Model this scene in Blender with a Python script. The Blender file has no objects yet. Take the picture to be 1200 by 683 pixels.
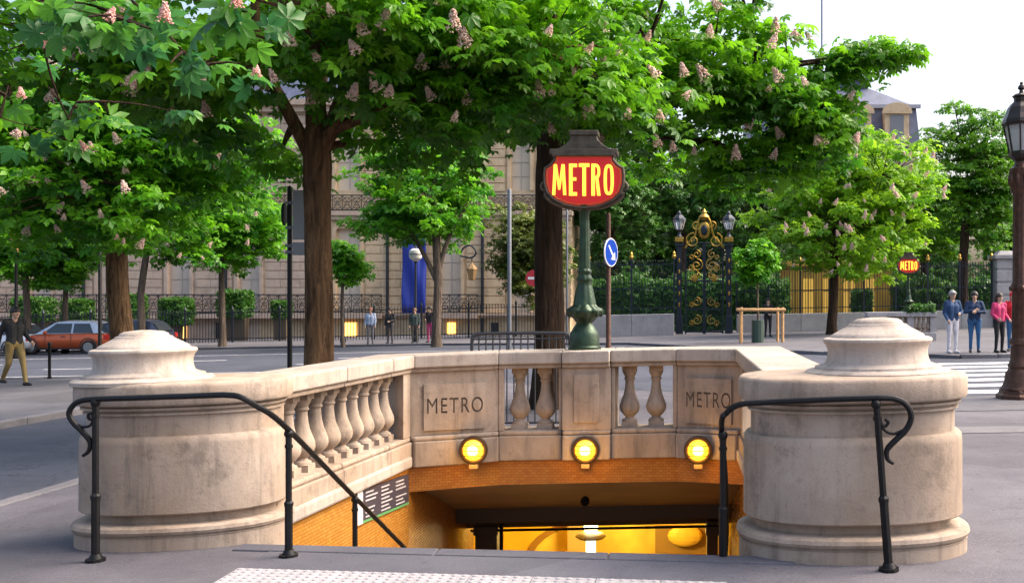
import bpy, bmesh, math, random
import numpy as np
from mathutils import Matrix, Vector
random.seed(7)
RNG = np.random.default_rng(11)
PI = math.pi
R = math.radians
SC = bpy.context.scene
COL = SC.collection

# ------------------------------------------------------------------ camera
F = 1167.0; PX, PY = 790.0, 350.0; CH = 1.6
cd = bpy.data.cameras.new('camera'); cam = bpy.data.objects.new('camera', cd); COL.objects.link(cam)
cam.location = (0, 0, CH); cam.rotation_euler = (R(90), 0, 0)
cd.sensor_width = 36; cd.lens = F / 1200 * 36
cd.shift_x = -(PX - 600) / 1200; cd.shift_y = (PY - 341.5) / 1200
cd.clip_start = 0.05; cd.clip_end = 3000
SC.camera = cam

# ------------------------------------------------------------------ world, sun, exposure
SUN_EL, SUN_AZ = R(48), R(78)      # azimuth measured clockwise from +Y
w = bpy.data.worlds.new('World'); SC.world = w; w.use_nodes = True
nt = w.node_tree; bg = nt.nodes['Background']
sky = nt.nodes.new('ShaderNodeTexSky'); sky.sky_type = 'NISHITA'; sky.sun_disc = False
sky.sun_elevation = SUN_EL; sky.sun_rotation = SUN_AZ; sky.dust_density = 8.0; sky.air_density = 1.0; sky.ozone_density = 0.3
sky.altitude = 50
nt.links.new(sky.outputs[0], bg.inputs[0]); bg.inputs[1].default_value = 0.15
sd = bpy.data.lights.new('sun', 'SUN'); sd.energy = 0.8; sd.angle = R(50); sd.color = (1.0, 0.93, 0.84)
sun = bpy.data.objects.new('sun', sd); COL.objects.link(sun)
sv = Vector((math.sin(SUN_AZ) * math.cos(SUN_EL), math.cos(SUN_AZ) * math.cos(SUN_EL), math.sin(SUN_EL)))
sun.rotation_euler = sv.to_track_quat('Z', 'Y').to_euler()
SC.view_settings.view_transform = 'Standard'; SC.view_settings.look = 'None'
SC.view_settings.gamma = 1.0; SC.view_settings.use_curve_mapping = False
SC.view_settings.exposure = 1.55
cy = SC.cycles
cy.use_denoising = True; cy.max_bounces = 7; cy.diffuse_bounces = 4; cy.glossy_bounces = 3
cy.transmission_bounces = 4; cy.transparent_max_bounces = 8
cy.caustics_reflective = False; cy.caustics_refractive = False
cy.sample_clamp_indirect = 6.0

# ------------------------------------------------------------------ helpers
def at(px, py, Y):
    return Vector(((px - PX) / F * Y, Y, CH - (py - PY) / F * Y))
def xat(px, Y): return (px - PX) / F * Y
def gz(x, y): return 0.02 * (x - 1.0) - 0.009 * (y - 6.0)
def gx(x): return 0.02 * (x - 1.0)

def put(o, parent):
    if parent is not None:
        o.parent = parent
        o.matrix_parent_inverse = parent.matrix_basis.inverted()
    return o
def tag(o, label=None, cat=None, group=None, kind=None):
    if label: o['label'] = label
    if cat: o['category'] = cat
    if group: o['group'] = group
    if kind: o['kind'] = kind
    return o
def empty(name, loc=(0, 0, 0), label=None, cat=None, group=None):
    o = bpy.data.objects.new(name, None); o.empty_display_size = 0.2
    COL.objects.link(o); o.location = loc
    return tag(o, label, cat, group)
def inst(name, mesh, parent=None, loc=(0, 0, 0), rot=(0, 0, 0), sc=(1, 1, 1)):
    o = bpy.data.objects.new(name, mesh); COL.objects.link(o)
    o.location = loc; o.rotation_euler = rot; o.scale = sc if hasattr(sc, '__len__') else (sc, sc, sc)
    return put(o, parent)
def copy_tree(o, parent=None):
    c = o.copy(); COL.objects.link(c)
    if parent is not None:
        mpi = o.matrix_parent_inverse.copy(); c.parent = parent; c.matrix_parent_inverse = mpi
    for ch in list(o.children): copy_tree(ch, c)
    return c

class MB:
    def __init__(s): s.v = []; s.f = []; s.m = []; s.cur = 0
    def add(s, vs, fs):
        n = len(s.v); s.v += [tuple(p) for p in vs]
        for q in fs: s.f.append([i + n for i in q]); s.m.append(s.cur)
        return s
    def box(s, c, d, rz=0, taper=1.0):
        hx, hy, hz = d[0] / 2, d[1] / 2, d[2] / 2; co, si = math.cos(rz), math.sin(rz); vs = []
        for sz in (-1, 1):
            t = 1.0 if sz < 0 else taper
            for sx, sy in ((-1, -1), (1, -1), (1, 1), (-1, 1)):
                x, y = sx * hx * t, sy * hy * t
                vs.append((c[0] + x * co - y * si, c[1] + x * si + y * co, c[2] + sz * hz))
        return s.add(vs, [(3, 2, 1, 0), (4, 5, 6, 7), (0, 1, 5, 4), (1, 2, 6, 5), (2, 3, 7, 6), (3, 0, 4, 7)])
    def b2(s, x0, x1, y0, y1, z0, z1):
        return s.box(((x0 + x1) / 2, (y0 + y1) / 2, (z0 + z1) / 2), (abs(x1 - x0), abs(y1 - y0), abs(z1 - z0)))
    def prism(s, poly, z0, z1):
        n = len(poly)
        A = sum(poly[i][0] * poly[(i + 1) % n][1] - poly[(i + 1) % n][0] * poly[i][1] for i in range(n))
        if A < 0: poly = poly[::-1]
        vs = [(p[0], p[1], z0) for p in poly] + [(p[0], p[1], z1) for p in poly]
        fs = [list(range(n))[::-1], list(range(n, 2 * n))] + [(i, (i + 1) % n, n + (i + 1) % n, n + i) for i in range(n)]
        return s.add(vs, fs)
    def prism_xz(s, poly, y0, y1):          # outline in x-z, thickness along y (y0 is the front)
        n = len(poly)
        A = sum(poly[i][0] * poly[(i + 1) % n][1] - poly[(i + 1) % n][0] * poly[i][1] for i in range(n))
        if A < 0: poly = poly[::-1]
        vs = [(p[0], y0, p[1]) for p in poly] + [(p[0], y1, p[1]) for p in poly]
        fs = [list(range(n)), list(range(n, 2 * n))[::-1]] + [((i + 1) % n, i, n + i, n + (i + 1) % n) for i in range(n)]
        return s.add(vs, fs)
    def lathe(s, prof, c=(0, 0, 0), seg=20, sx=1, sy=1, mod=None, rot=0, ab=None, n=2.0):
        # prof: (r, z); ab=(a,b): r is an offset to an (a,b) super-ellipse
        vs = []; co, si = math.cos(rot), math.sin(rot)
        for (r, z) in prof:
            for k in range(seg):
                t = 2 * PI * k / seg; ct, st = math.cos(t), math.sin(t)
                if ab:
                    e = (abs(ct) ** n + abs(st) ** n) ** (-1 / n)
                    f = max(0.0, 1 + r / min(ab)) if r < -0.2 else None
                    if f is None: x, y = (ab[0] + r) * ct * e, (ab[1] + r) * st * e
                    else: x, y = ab[0] * f * ct * e, ab[1] * f * st * e
                else:
                    rr = r * (mod(t, z) if mod else 1); x, y = rr * ct * sx, rr * st * sy
                vs.append((c[0] + x * co - y * si, c[1] + x * si + y * co, c[2] + z))
        fs = []; m = len(prof)
        for i in range(m - 1):
            for k in range(seg):
                k2 = (k + 1) % seg
                fs.append((i * seg + k, i * seg + k2, (i + 1) * seg + k2, (i + 1) * seg + k))
        fs.append([k for k in range(seg)][::-1]); fs.append([(m - 1) * seg + k for k in range(seg)])
        return s.add(vs, fs)
    def tube(s, pts, r, seg=8, flat=None, caps=True):
        pts = [Vector(p) for p in pts]; n = len(pts)
        rs = r if hasattr(r, '__len__') else [r] * n
        vs = []; up = None
        for i in range(n):
            d = (pts[min(i + 1, n - 1)] - pts[max(i - 1, 0)])
            d = d.normalized() if d.length > 1e-9 else Vector((0, 0, 1))
            if up is None:
                up = Vector((0, 0, 1)) if abs(d.z) < .9 else Vector((0, 1, 0))
            a = d.cross(up)
            if a.length < 1e-6: a = d.cross(Vector((1, 0, 0)))
            a.normalize(); b = a.cross(d).normalized(); up = b
            for k in range(seg):
                t = 2 * PI * k / seg
                vs.append(pts[i] + a * (rs[i] * math.cos(t)) + b * (rs[i] * math.sin(t)))
        fs = []
        for i in range(n - 1):
            for k in range(seg):
                k2 = (k + 1) % seg
                fs.append((i * seg + k, i * seg + k2, (i + 1) * seg + k2, (i + 1) * seg + k))
        if caps:
            fs.append(list(range(seg))[::-1]); fs.append([(n - 1) * seg + k for k in range(seg)])
        return s.add(vs, fs)
    def ball(s, c, r, seg=12, ring=8):
        rr = r if hasattr(r, '__len__') else (r, r, r)
        prof = [(max(1e-4, math.sin(PI * i / ring)), -math.cos(PI * i / ring)) for i in range(ring + 1)]
        n0 = len(s.v); s.lathe(prof, (0, 0, 0), seg)
        for i in range(n0, len(s.v)):
            x, y, z = s.v[i]; s.v[i] = (c[0] + x * rr[0], c[1] + y * rr[1], c[2] + z * rr[2])
        return s
    def shear(s, f=gx):
        s.v = [(x, y, z + f(x)) for (x, y, z) in s.v]; return s
    def mesh(s, name, mats, smooth=False):
        me = bpy.data.meshes.new(name); me.from_pydata(s.v, [], s.f)
        for m in (mats if isinstance(mats, (list, tuple)) else [mats]): me.materials.append(m)
        if any(s.m): me.polygons.foreach_set('material_index', s.m)
        if smooth:
            me.polygons.foreach_set('use_smooth', [True] * len(me.polygons))
            me.set_sharp_from_angle(angle=R(35 if smooth is True else smooth))
        me.update(); return me
    def build(s, name, mats, parent=None, smooth=False, bevel=0, seg=2, kind=None):
        o = bpy.data.objects.new(name, s.mesh(name, mats, smooth)); COL.objects.link(o)
        if bevel:
            b = o.modifiers.new('bevel', 'BEVEL'); b.width = bevel; b.segments = seg; b.limit_method = 'ANGLE'; b.angle_limit = R(40)
        if kind: o['kind'] = kind
        return put(o, parent)

def spiral(c, r0, r1, a0, turns, n=22, axis='xz', sgn=1):
    out = []
    for i in range(n):
        t = i / (n - 1); r = r0 + (r1 - r0) * t; a = a0 + sgn * turns * 2 * PI * t
        u, v = r * math.cos(a), r * math.sin(a)
        out.append((c[0] + u, c[1], c[2] + v))
    return out

# ------------------------------------------------------------------ materials
MATS = {}
def mat(name, col=(.5, .5, .5), rough=.6, metal=0, spec=.5, emit=None, es=0, var=0, vscale=3, bump=0, bscale=30, alpha=None, trans=0):
    if name in MATS: return MATS[name]
    m = bpy.data.materials.new(name); m.use_nodes = True; N = m.node_tree.nodes; L = m.node_tree.links
    p = N['Principled BSDF']
    p.inputs['Base Color'].default_value = (*col, 1); p.inputs['Roughness'].default_value = rough
    p.inputs['Metallic'].default_value = metal; p.inputs['Specular IOR Level'].default_value = spec
    if emit: p.inputs['Emission Color'].default_value = (*emit, 1); p.inputs['Emission Strength'].default_value = es
    if trans: p.inputs['Transmission Weight'].default_value = trans
    g = N.new('ShaderNodeNewGeometry')
    if var:
        n = N.new('ShaderNodeTexNoise'); n.inputs['Scale'].default_value = vscale; n.inputs['Detail'].default_value = 5
        L.new(g.outputs['Position'], n.inputs['Vector'])
        mx = N.new('ShaderNodeMix'); mx.data_type = 'RGBA'
        mx.inputs['A'].default_value = (*[c * (1 - var) for c in col], 1); mx.inputs['B'].default_value = (*[min(1, c * (1 + var)) for c in col], 1)
        mr = N.new('ShaderNodeMapRange'); mr.inputs[1].default_value = .3; mr.inputs[2].default_value = .7
        L.new(n.outputs[0], mr.inputs[0]); L.new(mr.outputs[0], mx.inputs['Factor']); L.new(mx.outputs['Result'], p.inputs['Base Color'])
    if bump:
        n2 = N.new('ShaderNodeTexNoise'); n2.inputs['Scale'].default_value = bscale; n2.inputs['Detail'].default_value = 6
        L.new(g.outputs['Position'], n2.inputs['Vector'])
        b = N.new('ShaderNodeBump'); b.inputs['Strength'].default_value = bump; b.inputs['Distance'].default_value = .02
        L.new(n2.outputs[0], b.inputs['Height']); L.new(b.outputs[0], p.inputs['Normal'])
    MATS[name] = m; return m

def stone_mat(name, c1, c2, grime=(.11, .09, .075), gamt=.45, bump=.17):
    m = bpy.data.materials.new(name); m.use_nodes = True; N = m.node_tree.nodes; L = m.node_tree.links
    p = N['Principled BSDF']; p.inputs['Roughness'].default_value = .82; p.inputs['Specular IOR Level'].default_value = .25
    g = N.new('ShaderNodeNewGeometry')
    def noise(scale, detail=6, vec=None, rough=.6):
        n = N.new('ShaderNodeTexNoise'); n.inputs['Scale'].default_value = scale; n.inputs['Detail'].default_value = detail
        n.inputs['Roughness'].default_value = rough
        L.new(vec if vec else g.outputs['Position'], n.inputs['Vector']); return n.outputs[0]
    def rng(s, a, b, c=0, d=1):
        r = N.new('ShaderNodeMapRange'); r.inputs[1].default_value = a; r.inputs[2].default_value = b
        r.inputs[3].default_value = c; r.inputs[4].default_value = d; L.new(s, r.inputs[0]); return r.outputs[0]
    def mix(f, a, b):
        x = N.new('ShaderNodeMix'); x.data_type = 'RGBA'
        L.new(f, x.inputs['Factor'])
        for k, q in (('A', a), ('B', b)):
            if isinstance(q, tuple): x.inputs[k].default_value = (*q, 1)
            else: L.new(q, x.inputs[k])
        return x.outputs['Result']
    base = mix(rng(noise(1.7), .32, .68), c1, c2)
    mp = N.new('ShaderNodeMapping'); mp.inputs['Scale'].default_value = (7, 7, .9); L.new(g.outputs['Position'], mp.inputs['Vector'])
    streak = rng(noise(1.0, 7, mp.outputs[0], .7), .49, .72, 0, gamt * .8)
    base = mix(streak, base, grime)
    base = mix(rng(noise(4.2, 8, None, .72), .54, .76, 0, gamt), base, grime)
    base = mix(rng(noise(55, 3), .58, .72, 0, .5), base, tuple(c * .6 for c in c1))
    vo = N.new('ShaderNodeTexVoronoi'); vo.inputs['Scale'].default_value = 38; L.new(g.outputs['Position'], vo.inputs['Vector'])
    base = mix(rng(vo.outputs['Distance'], 0.05, .13, .55, 0), base, grime)
    base = mix(rng(noise(1.15, 6, None, .62), .50, .70, 0, .55), base, tuple(c * .52 + .045 for c in c1))
    L.new(base, p.inputs['Base Color'])
    add = N.new('ShaderNodeMath'); add.operation = 'ADD'
    L.new(rng(noise(9, 8), 0, 1, 0, 1.2), add.inputs[0]); L.new(rng(noise(70, 4), 0, 1, 0, .5), add.inputs[1])
    b = N.new('ShaderNodeBump'); b.inputs['Strength'].default_value = bump; b.inputs['Distance'].default_value = .03
    L.new(add.outputs[0], b.inputs['Height']); L.new(b.outputs[0], p.inputs['Normal'])
    MATS[name] = m; return m

def ground_mat(name, c1, c2, crack=True, speck=90, rough=.85, bump=.4):
    m = bpy.data.materials.new(name); m.use_nodes = True; N = m.node_tree.nodes; L = m.node_tree.links
    p = N['Principled BSDF']; p.inputs['Roughness'].default_value = rough; p.inputs['Specular IOR Level'].default_value = .3
    g = N.new('ShaderNodeNewGeometry')
    def noise(scale, d=6, r=.6):
        n = N.new('ShaderNodeTexNoise'); n.inputs['Scale'].default_value = scale; n.inputs['Detail'].default_value = d; n.inputs['Roughness'].default_value = r
        L.new(g.outputs['Position'], n.inputs['Vector']); return n
    def rng(s, a, b, c=0, d=1):
        r = N.new('ShaderNodeMapRange'); r.inputs[1].default_value = a; r.inputs[2].default_value = b
        r.inputs[3].default_value = c; r.inputs[4].default_value = d; L.new(s, r.inputs[0]); return r.outputs[0]
    def mix(f, a, b):
        x = N.new('ShaderNodeMix'); x.data_type = 'RGBA'; L.new(f, x.inputs['Factor'])
        for k, q in (('A', a), ('B', b)):
            if isinstance(q, tuple): x.inputs[k].default_value = (*q, 1)
            else: L.new(q, x.inputs[k])
        return x.outputs['Result']
    base = mix(rng(noise(.9, 8, .65).outputs[0], .35, .65), c1, c2)
    base = mix(rng(noise(speck, 2).outputs[0], .55, .72, 0, .6), base, tuple(min(1, c * 1.9) for c in c2))
    base = mix(rng(noise(3.5, 9, .75).outputs[0], .56, .7, 0, .45), base, tuple(c * .55 for c in c1))
    vq = N.new('ShaderNodeTexVoronoi'); vq.feature = 'F1'; vq.distance = 'CHEBYCHEV'; vq.inputs['Scale'].default_value = .28; L.new(g.outputs['Position'], vq.inputs['Vector'])
    sq = N.new('ShaderNodeSeparateColor'); L.new(vq.outputs['Color'], sq.inputs[0])
    base = mix(rng(sq.outputs[0], .72, .73, 0, .28), base, tuple(c * .5 for c in c1))
    base = mix(rng(noise(.35, 9, .8).outputs[0], .5, .62, 0, .4), base, tuple(c * .6 for c in c1))
    base = mix(rng(noise(11, 4, .5).outputs[0], .68, .72, 0, .5), base, tuple(c * .4 for c in c1))
    if crack:
        nz = noise(1.3, 4); vm = N.new('ShaderNodeVectorMath'); vm.operation = 'ADD'
        L.new(g.outputs['Position'], vm.inputs[0]); L.new(nz.outputs[1], vm.inputs[1])
        vo = N.new('ShaderNodeTexVoronoi'); vo.feature = 'DISTANCE_TO_EDGE'; vo.inputs['Scale'].default_value = .33
        L.new(vm.outputs[0], vo.inputs['Vector'])
        base = mix(rng(vo.outputs[0], 0.0, .006, .7, 0), base, tuple(c * .35 for c in c1))
    L.new(base, p.inputs['Base Color'])
    b = N.new('ShaderNodeBump'); b.inputs['Strength'].default_value = bump; b.inputs['Distance'].default_value = .012
    L.new(noise(speck * .8, 5).outputs[0], b.inputs['Height']); L.new(b.outputs[0], p.inputs['Normal'])
    MATS[name] = m; return m

def bark_mat(name, c1, c2, sc=1.0):
    m = bpy.data.materials.new(name); m.use_nodes = True; N = m.node_tree.nodes; L = m.node_tree.links
    p = N['Principled BSDF']; p.inputs['Roughness'].default_value = .9; p.inputs['Specular IOR Level'].default_value = .15
    g = N.new('ShaderNodeNewGeometry'); mp = N.new('ShaderNodeMapping'); mp.inputs['Scale'].default_value = (9 * sc, 9 * sc, 1.7 * sc)
    L.new(g.outputs['Position'], mp.inputs['Vector'])
    n = N.new('ShaderNodeTexNoise'); n.inputs['Scale'].default_value = 1; n.inputs['Detail'].default_value = 8; n.inputs['Roughness'].default_value = .7; n.inputs['Distortion'].default_value = .6
    L.new(mp.outputs[0], n.inputs['Vector'])
    vo = N.new('ShaderNodeTexVoronoi'); vo.feature = 'DISTANCE_TO_EDGE'; vo.inputs['Scale'].default_value = 1.0; L.new(mp.outputs[0], vo.inputs['Vector'])
    cr = N.new('ShaderNodeMapRange'); cr.inputs[1].default_value = .33; cr.inputs[2].default_value = .68; L.new(n.outputs[0], cr.inputs[0])
    mx = N.new('ShaderNodeMix'); mx.data_type = 'RGBA'; mx.inputs['A'].default_value = (*c1, 1); mx.inputs['B'].default_value = (*c2, 1)
    L.new(cr.outputs[0], mx.inputs['Factor']); L.new(mx.outputs['Result'], p.inputs['Base Color'])
    ad = N.new('ShaderNodeMath'); ad.operation = 'ADD'; L.new(n.outputs[0], ad.inputs[0]); L.new(vo.outputs[0], ad.inputs[1])
    b = N.new('ShaderNodeBump'); b.inputs['Strength'].default_value = 1.0; b.inputs['Distance'].default_value = .09
    L.new(ad.outputs[0], b.inputs['Height']); L.new(b.outputs[0], p.inputs['Normal'])
    MATS[name] = m; return m

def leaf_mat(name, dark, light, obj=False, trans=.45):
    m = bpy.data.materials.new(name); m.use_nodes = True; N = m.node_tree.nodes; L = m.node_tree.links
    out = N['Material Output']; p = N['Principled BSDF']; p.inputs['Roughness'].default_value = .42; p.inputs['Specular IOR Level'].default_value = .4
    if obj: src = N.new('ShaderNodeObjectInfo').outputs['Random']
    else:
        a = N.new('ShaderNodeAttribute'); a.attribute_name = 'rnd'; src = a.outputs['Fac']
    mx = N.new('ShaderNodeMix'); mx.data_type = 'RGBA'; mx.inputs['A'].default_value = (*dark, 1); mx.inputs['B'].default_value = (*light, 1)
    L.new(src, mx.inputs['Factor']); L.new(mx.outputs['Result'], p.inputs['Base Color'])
    t = N.new('ShaderNodeBsdfTranslucent')
    hs = N.new('ShaderNodeHueSaturation'); hs.inputs['Hue'].default_value = .495; hs.inputs['Value'].default_value = 1.6
    L.new(mx.outputs['Result'], hs.inputs['Color']); L.new(hs.outputs[0], t.inputs['Color'])
    ms = N.new('ShaderNodeMixShader'); ms.inputs[0].default_value = trans
    L.new(p.outputs[0], ms.inputs[1]); L.new(t.outputs[0], ms.inputs[2]); L.new(ms.outputs[0], out.inputs['Surface'])
    MATS[name] = m; return m

def tile_mat(name, c1, c2, mortar, scale=14, side=False):
    m = bpy.data.materials.new(name); m.use_nodes = True; N = m.node_tree.nodes; L = m.node_tree.links
    p = N['Principled BSDF']; p.inputs['Roughness'].default_value = .25
    g = N.new('ShaderNodeNewGeometry'); sx_ = N.new('ShaderNodeSeparateXYZ'); mp = N.new('ShaderNodeCombineXYZ')
    L.new(g.outputs['Position'], sx_.inputs[0]); L.new(sx_.outputs[1 if side else 0], mp.inputs[0]); L.new(sx_.outputs[2], mp.inputs[1])
    bt = N.new('ShaderNodeTexBrick'); bt.inputs['Scale'].default_value = scale
    bt.inputs['Color1'].default_value = (*c1, 1); bt.inputs['Color2'].default_value = (*c2, 1); bt.inputs['Mortar'].default_value = (*mortar, 1)
    bt.inputs['Mortar Size'].default_value = .035; bt.inputs['Brick Width'].default_value = .9; bt.inputs['Row Height'].default_value = .45
    L.new(mp.outputs[0], bt.inputs['Vector']); L.new(bt.outputs[0], p.inputs['Base Color'])
    b = N.new('ShaderNodeBump'); b.inputs['Strength'].default_value = .5; b.inputs['Distance'].default_value = .004; b.invert = True
    L.new(bt.outputs[1], b.inputs['Height']); L.new(b.outputs[0], p.inputs['Normal'])
    MATS[name] = m; return m

STONE = stone_mat('limestone', (.325, .24, .175), (.41, .335, .275), gamt=.9)
STONE2 = stone_mat('limestone_coping', (.38, .315, .262), (.45, .39, .345), gamt=.65)
STONE3 = stone_mat('pale_wall_stone', (.33, .315, .325), (.4, .385, .395), gamt=.3)
FACADE = stone_mat('facade_stone', (.50, .37, .28), (.58, .45, .36), gamt=.25, bump=.2)
FACADE_W = stone_mat('lit_facade_and_dormer_stone', (.62, .44, .27), (.68, .52, .34), gamt=.22, bump=.2)  # mansion's warm-lit part, light put into the colour; also plain dormer stone
CUT = mat('engraved_dark', (.16, .12, .09), .9)  # darker colour on the cut letter faces
PAVE = ground_mat('pavement_asphalt', (.082, .077, .092), (.128, .121, .139), crack=False)
ROAD = ground_mat('road_asphalt', (.042, .047, .065), (.062, .068, .09), speck=60)
SIDE = ground_mat('sidewalk_asphalt', (.085, .083, .095), (.12, .117, .13), crack=False)
GRANITE = ground_mat('granite', (.13, .125, .137), (.19, .18, .19), crack=False, speck=150)
DARKSTEP = ground_mat('stair_nosing', (.075, .075, .095), (.11, .108, .128), crack=False, speck=120)
TACT = mat('tactile_tile', (.30, .285, .30), .7, var=.12, vscale=9)
WHITE = mat('road_paint', (.72, .71, .72), .7, var=.12, vscale=6)
IRON = mat('black_iron', (.006, .006, .007), .5, 0, .25, var=.3, vscale=20, bump=.15, bscale=60)
IRON2 = mat('dark_fence_iron', (.018, .024, .034), .45, .3)
BLUEIRON = mat('blue_black_iron', (.012, .02, .034), .45, .3)
BRONZE = mat('bronze_frame', (.075, .06, .042), .42, .55, var=.35, vscale=14, bump=.2, bscale=40)
GREEN = mat('green_patina', (.02, .042, .022), .35, .45, var=.4, vscale=11, bump=.2, bscale=40)
BROWNIRON = mat('brown_cast_iron', (.085, .04, .026), .5, .4, var=.35, vscale=12, bump=.3, bscale=40)
GOLD = mat('gilt', (.42, .26, .05), .4, .8, var=.25, vscale=8)
GREY = mat('grey_metal', (.13, .14, .16), .5, .4)
ALU = mat('sign_back_grey', (.22, .23, .24), .5, .5)
BARK = bark_mat('chestnut_bark', (.03, .017, .010), (.21, .125, .065))
BARK2 = bark_mat('dark_bark', (.022, .014, .010), (.075, .045, .028))
BARK3 = bark_mat('grey_bark', (.06, .045, .035), (.17, .13, .10), .6)
TILE = tile_mat('orange_tile', (.46, .19, .035), (.38, .14, .025), (.22, .1, .025), 16)
TILE_S = tile_mat('orange_tile_side', (.52, .24, .045), (.42, .18, .03), (.2, .09, .02), 16, True)
YTILE = mat('yellow_wall', (.80, .56, .07), .35, var=.08)
GLASS = mat('lantern_glass', (.75, .78, .8), .12, trans=.6)
WOODSTAKE = mat('stake_wood', (.52, .30, .13), .7, var=.2, vscale=10, bump=.2)
SLATE = mat('slate_roof', (.085, .10, .16), .5, var=.25, vscale=1.2)
ZINC = mat('zinc', (.3, .32, .38), .45, .3)

# ------------------------------------------------------------------ leaves and trees
def leaf_template(k=6, full=True):
    V = []; Fc = []
    for i in range(k):
        a = (i - (k - 1) / 2) * (R(300) / k) + R(90) + random.uniform(-.06, .06)
        L = 1.0 - .38 * abs(i - (k - 1) / 2) / ((k - 1) / 2)
        W = L * .23; n = len(V)
        d = (math.cos(a), math.sin(a)); q = (-d[1], d[0])
        def P(t, s, z): return (d[0] * t + q[0] * s, d[1] * t + q[1] * s, z)
        if full:
            V += [P(.03, 0, 0), P(L * .66, -W, -.10 * L), P(L * .66, W, -.10 * L), P(L, 0, -.36 * L), P(L * .6, 0, -.15 * L), P(L * .34, -W * .6, .0), P(L * .34, W * .6, .0)]
            Fc += [(n, n + 5, n + 4), (n + 5, n + 1, n + 4), (n + 1, n + 3, n + 4), (n, n + 4, n + 6), (n + 6, n + 4, n + 2), (n + 4, n + 3, n + 2)]
        else:
            V += [P(.03, 0, 0), P(L * .62, -W * 1.25, -.12 * L), P(L, 0, -.38 * L), P(L * .62, W * 1.25, -.12 * L)]
            Fc += [(n, n + 1, n + 2), (n, n + 2, n + 3)]
    V = np.array(V); V[:, 1] += .0
    return V, np.array(Fc)
LT_FULL = leaf_template(7, True); LT_LOW = leaf_template(5, False)

def rot_mats(n, tilt, rng, out=None):
    yaw = rng.uniform(0, 2 * PI, n); 
    tl = np.abs(rng.normal(0, tilt, n)); ta = rng.uniform(0, 2 * PI, n)
    if out is not None:
        # let the leaf's long axis point outward and droop
        yaw = np.arctan2(out[:, 1], out[:, 0]) - PI / 2 + rng.normal(0, .9, n)
    cz, sz = np.cos(yaw), np.sin(yaw)
    Z = np.zeros((n, 3, 3)); Z[:, 0, 0] = cz; Z[:, 0, 1] = -sz; Z[:, 1, 0] = sz; Z[:, 1, 1] = cz; Z[:, 2, 2] = 1
    ax = np.stack([np.cos(ta), np.sin(ta), np.zeros(n)], 1); c, s = np.cos(tl), np.sin(tl)
    K = np.zeros((n, 3, 3)); K[:, 0, 2] = ax[:, 1]; K[:, 1, 2] = -ax[:, 0]; K[:, 2, 0] = -ax[:, 1]; K[:, 2, 1] = ax[:, 0]
    I = np.eye(3)[None]; Rt = I + s[:, None, None] * K + (1 - c)[:, None, None] * (K @ K)
    droop = np.abs(rng.normal(.25, .3, n)); cd_, sd_ = np.cos(-droop), np.sin(-droop)
    D = np.zeros((n, 3, 3)); D[:, 0, 0] = 1; D[:, 1, 1] = cd_; D[:, 1, 2] = -sd_; D[:, 2, 1] = sd_; D[:, 2, 2] = cd_
    return Rt @ Z @ D

def tri_mesh(name, V, Fc, material, rnd=None):
    me = bpy.data.meshes.new(name); nv, nf = len(V), len(Fc)
    me.vertices.add(nv); me.vertices.foreach_set('co', V.astype(np.float32).ravel())
    me.loops.add(nf * 3); me.loops.foreach_set('vertex_index', Fc.astype(np.int32).ravel())
    me.polygons.add(nf); me.polygons.foreach_set('loop_start', np.arange(0, nf * 3, 3, dtype=np.int32))
    if rnd is not None:
        at_ = me.attributes.new('rnd', 'FLOAT', 'POINT'); at_.data.foreach_set('value', rnd.astype(np.float32))
    me.materials.append(material); me.update(calc_edges=True); return me

def leaves_mesh(name, pos, size, tmpl, material, rng, tilt=.45, out=None, rnd=None):
    V, Fc = tmpl; n = len(pos); M = rot_mats(n, tilt, rng, out)
    W = np.einsum('nij,vj->nvi', M, V) * size[:, None, None] + pos[:, None, :]
    FF = (Fc[None] + (np.arange(n) * len(V))[:, None, None]).reshape(-1, 3)
    if rnd is None: rnd = rng.random(n)
    return tri_mesh(name, W.reshape(-1, 3), FF, material, np.repeat(rnd, len(V)))

_leafobj = {}
def leaf_obj_mesh(material):
    if material.name not in _leafobj:
        me = tri_mesh('leaf', LT_FULL[0].copy(), LT_FULL[1], material, np.random.default_rng(1).random(len(LT_FULL[0]))); _leafobj[material.name] = me
    return _leafobj[material.name]

def flower_mesh(name, material, n=170, h=.92, r=.42, rng=np.random.default_rng(5)):
    t = rng.random(n) ** .8; a = rng.uniform(0, 2 * PI, n); rr = r * (1 - t * .85) * np.sqrt(rng.uniform(.25, 1, n))
    P = np.stack([rr * np.cos(a), rr * np.sin(a), t * h], 1)
    q = np.array([(-.075, 0, 0), (.075, 0, 0), (0, .06, .07), (0, -.06, .07)]); Fc = np.array([(0, 1, 2), (0, 3, 1), (0, 2, 3), (1, 3, 2)])
    M = rot_mats(n, 1.2, rng); W = np.einsum('nij,vj->nvi', M, q) + P[:, None]
    FF = (Fc[None] + (np.arange(n) * 4)[:, None, None]).reshape(-1, 3)
    return tri_mesh(name, W.reshape(-1, 3), FF, material, np.repeat(rng.random(n), 4))
def petal_mat(name, a, b):
    m = leaf_mat(name, a, b, trans=.3); return m
PET = petal_mat('pink_petals', (.78, .52, .47), (.9, .8, .72)); PET2 = petal_mat('rose_petals', (.80, .42, .40), (.88, .66, .60))
FLM = flower_mesh('flower_cluster', PET); FLM2 = flower_mesh('flower_cluster', PET2)

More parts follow.
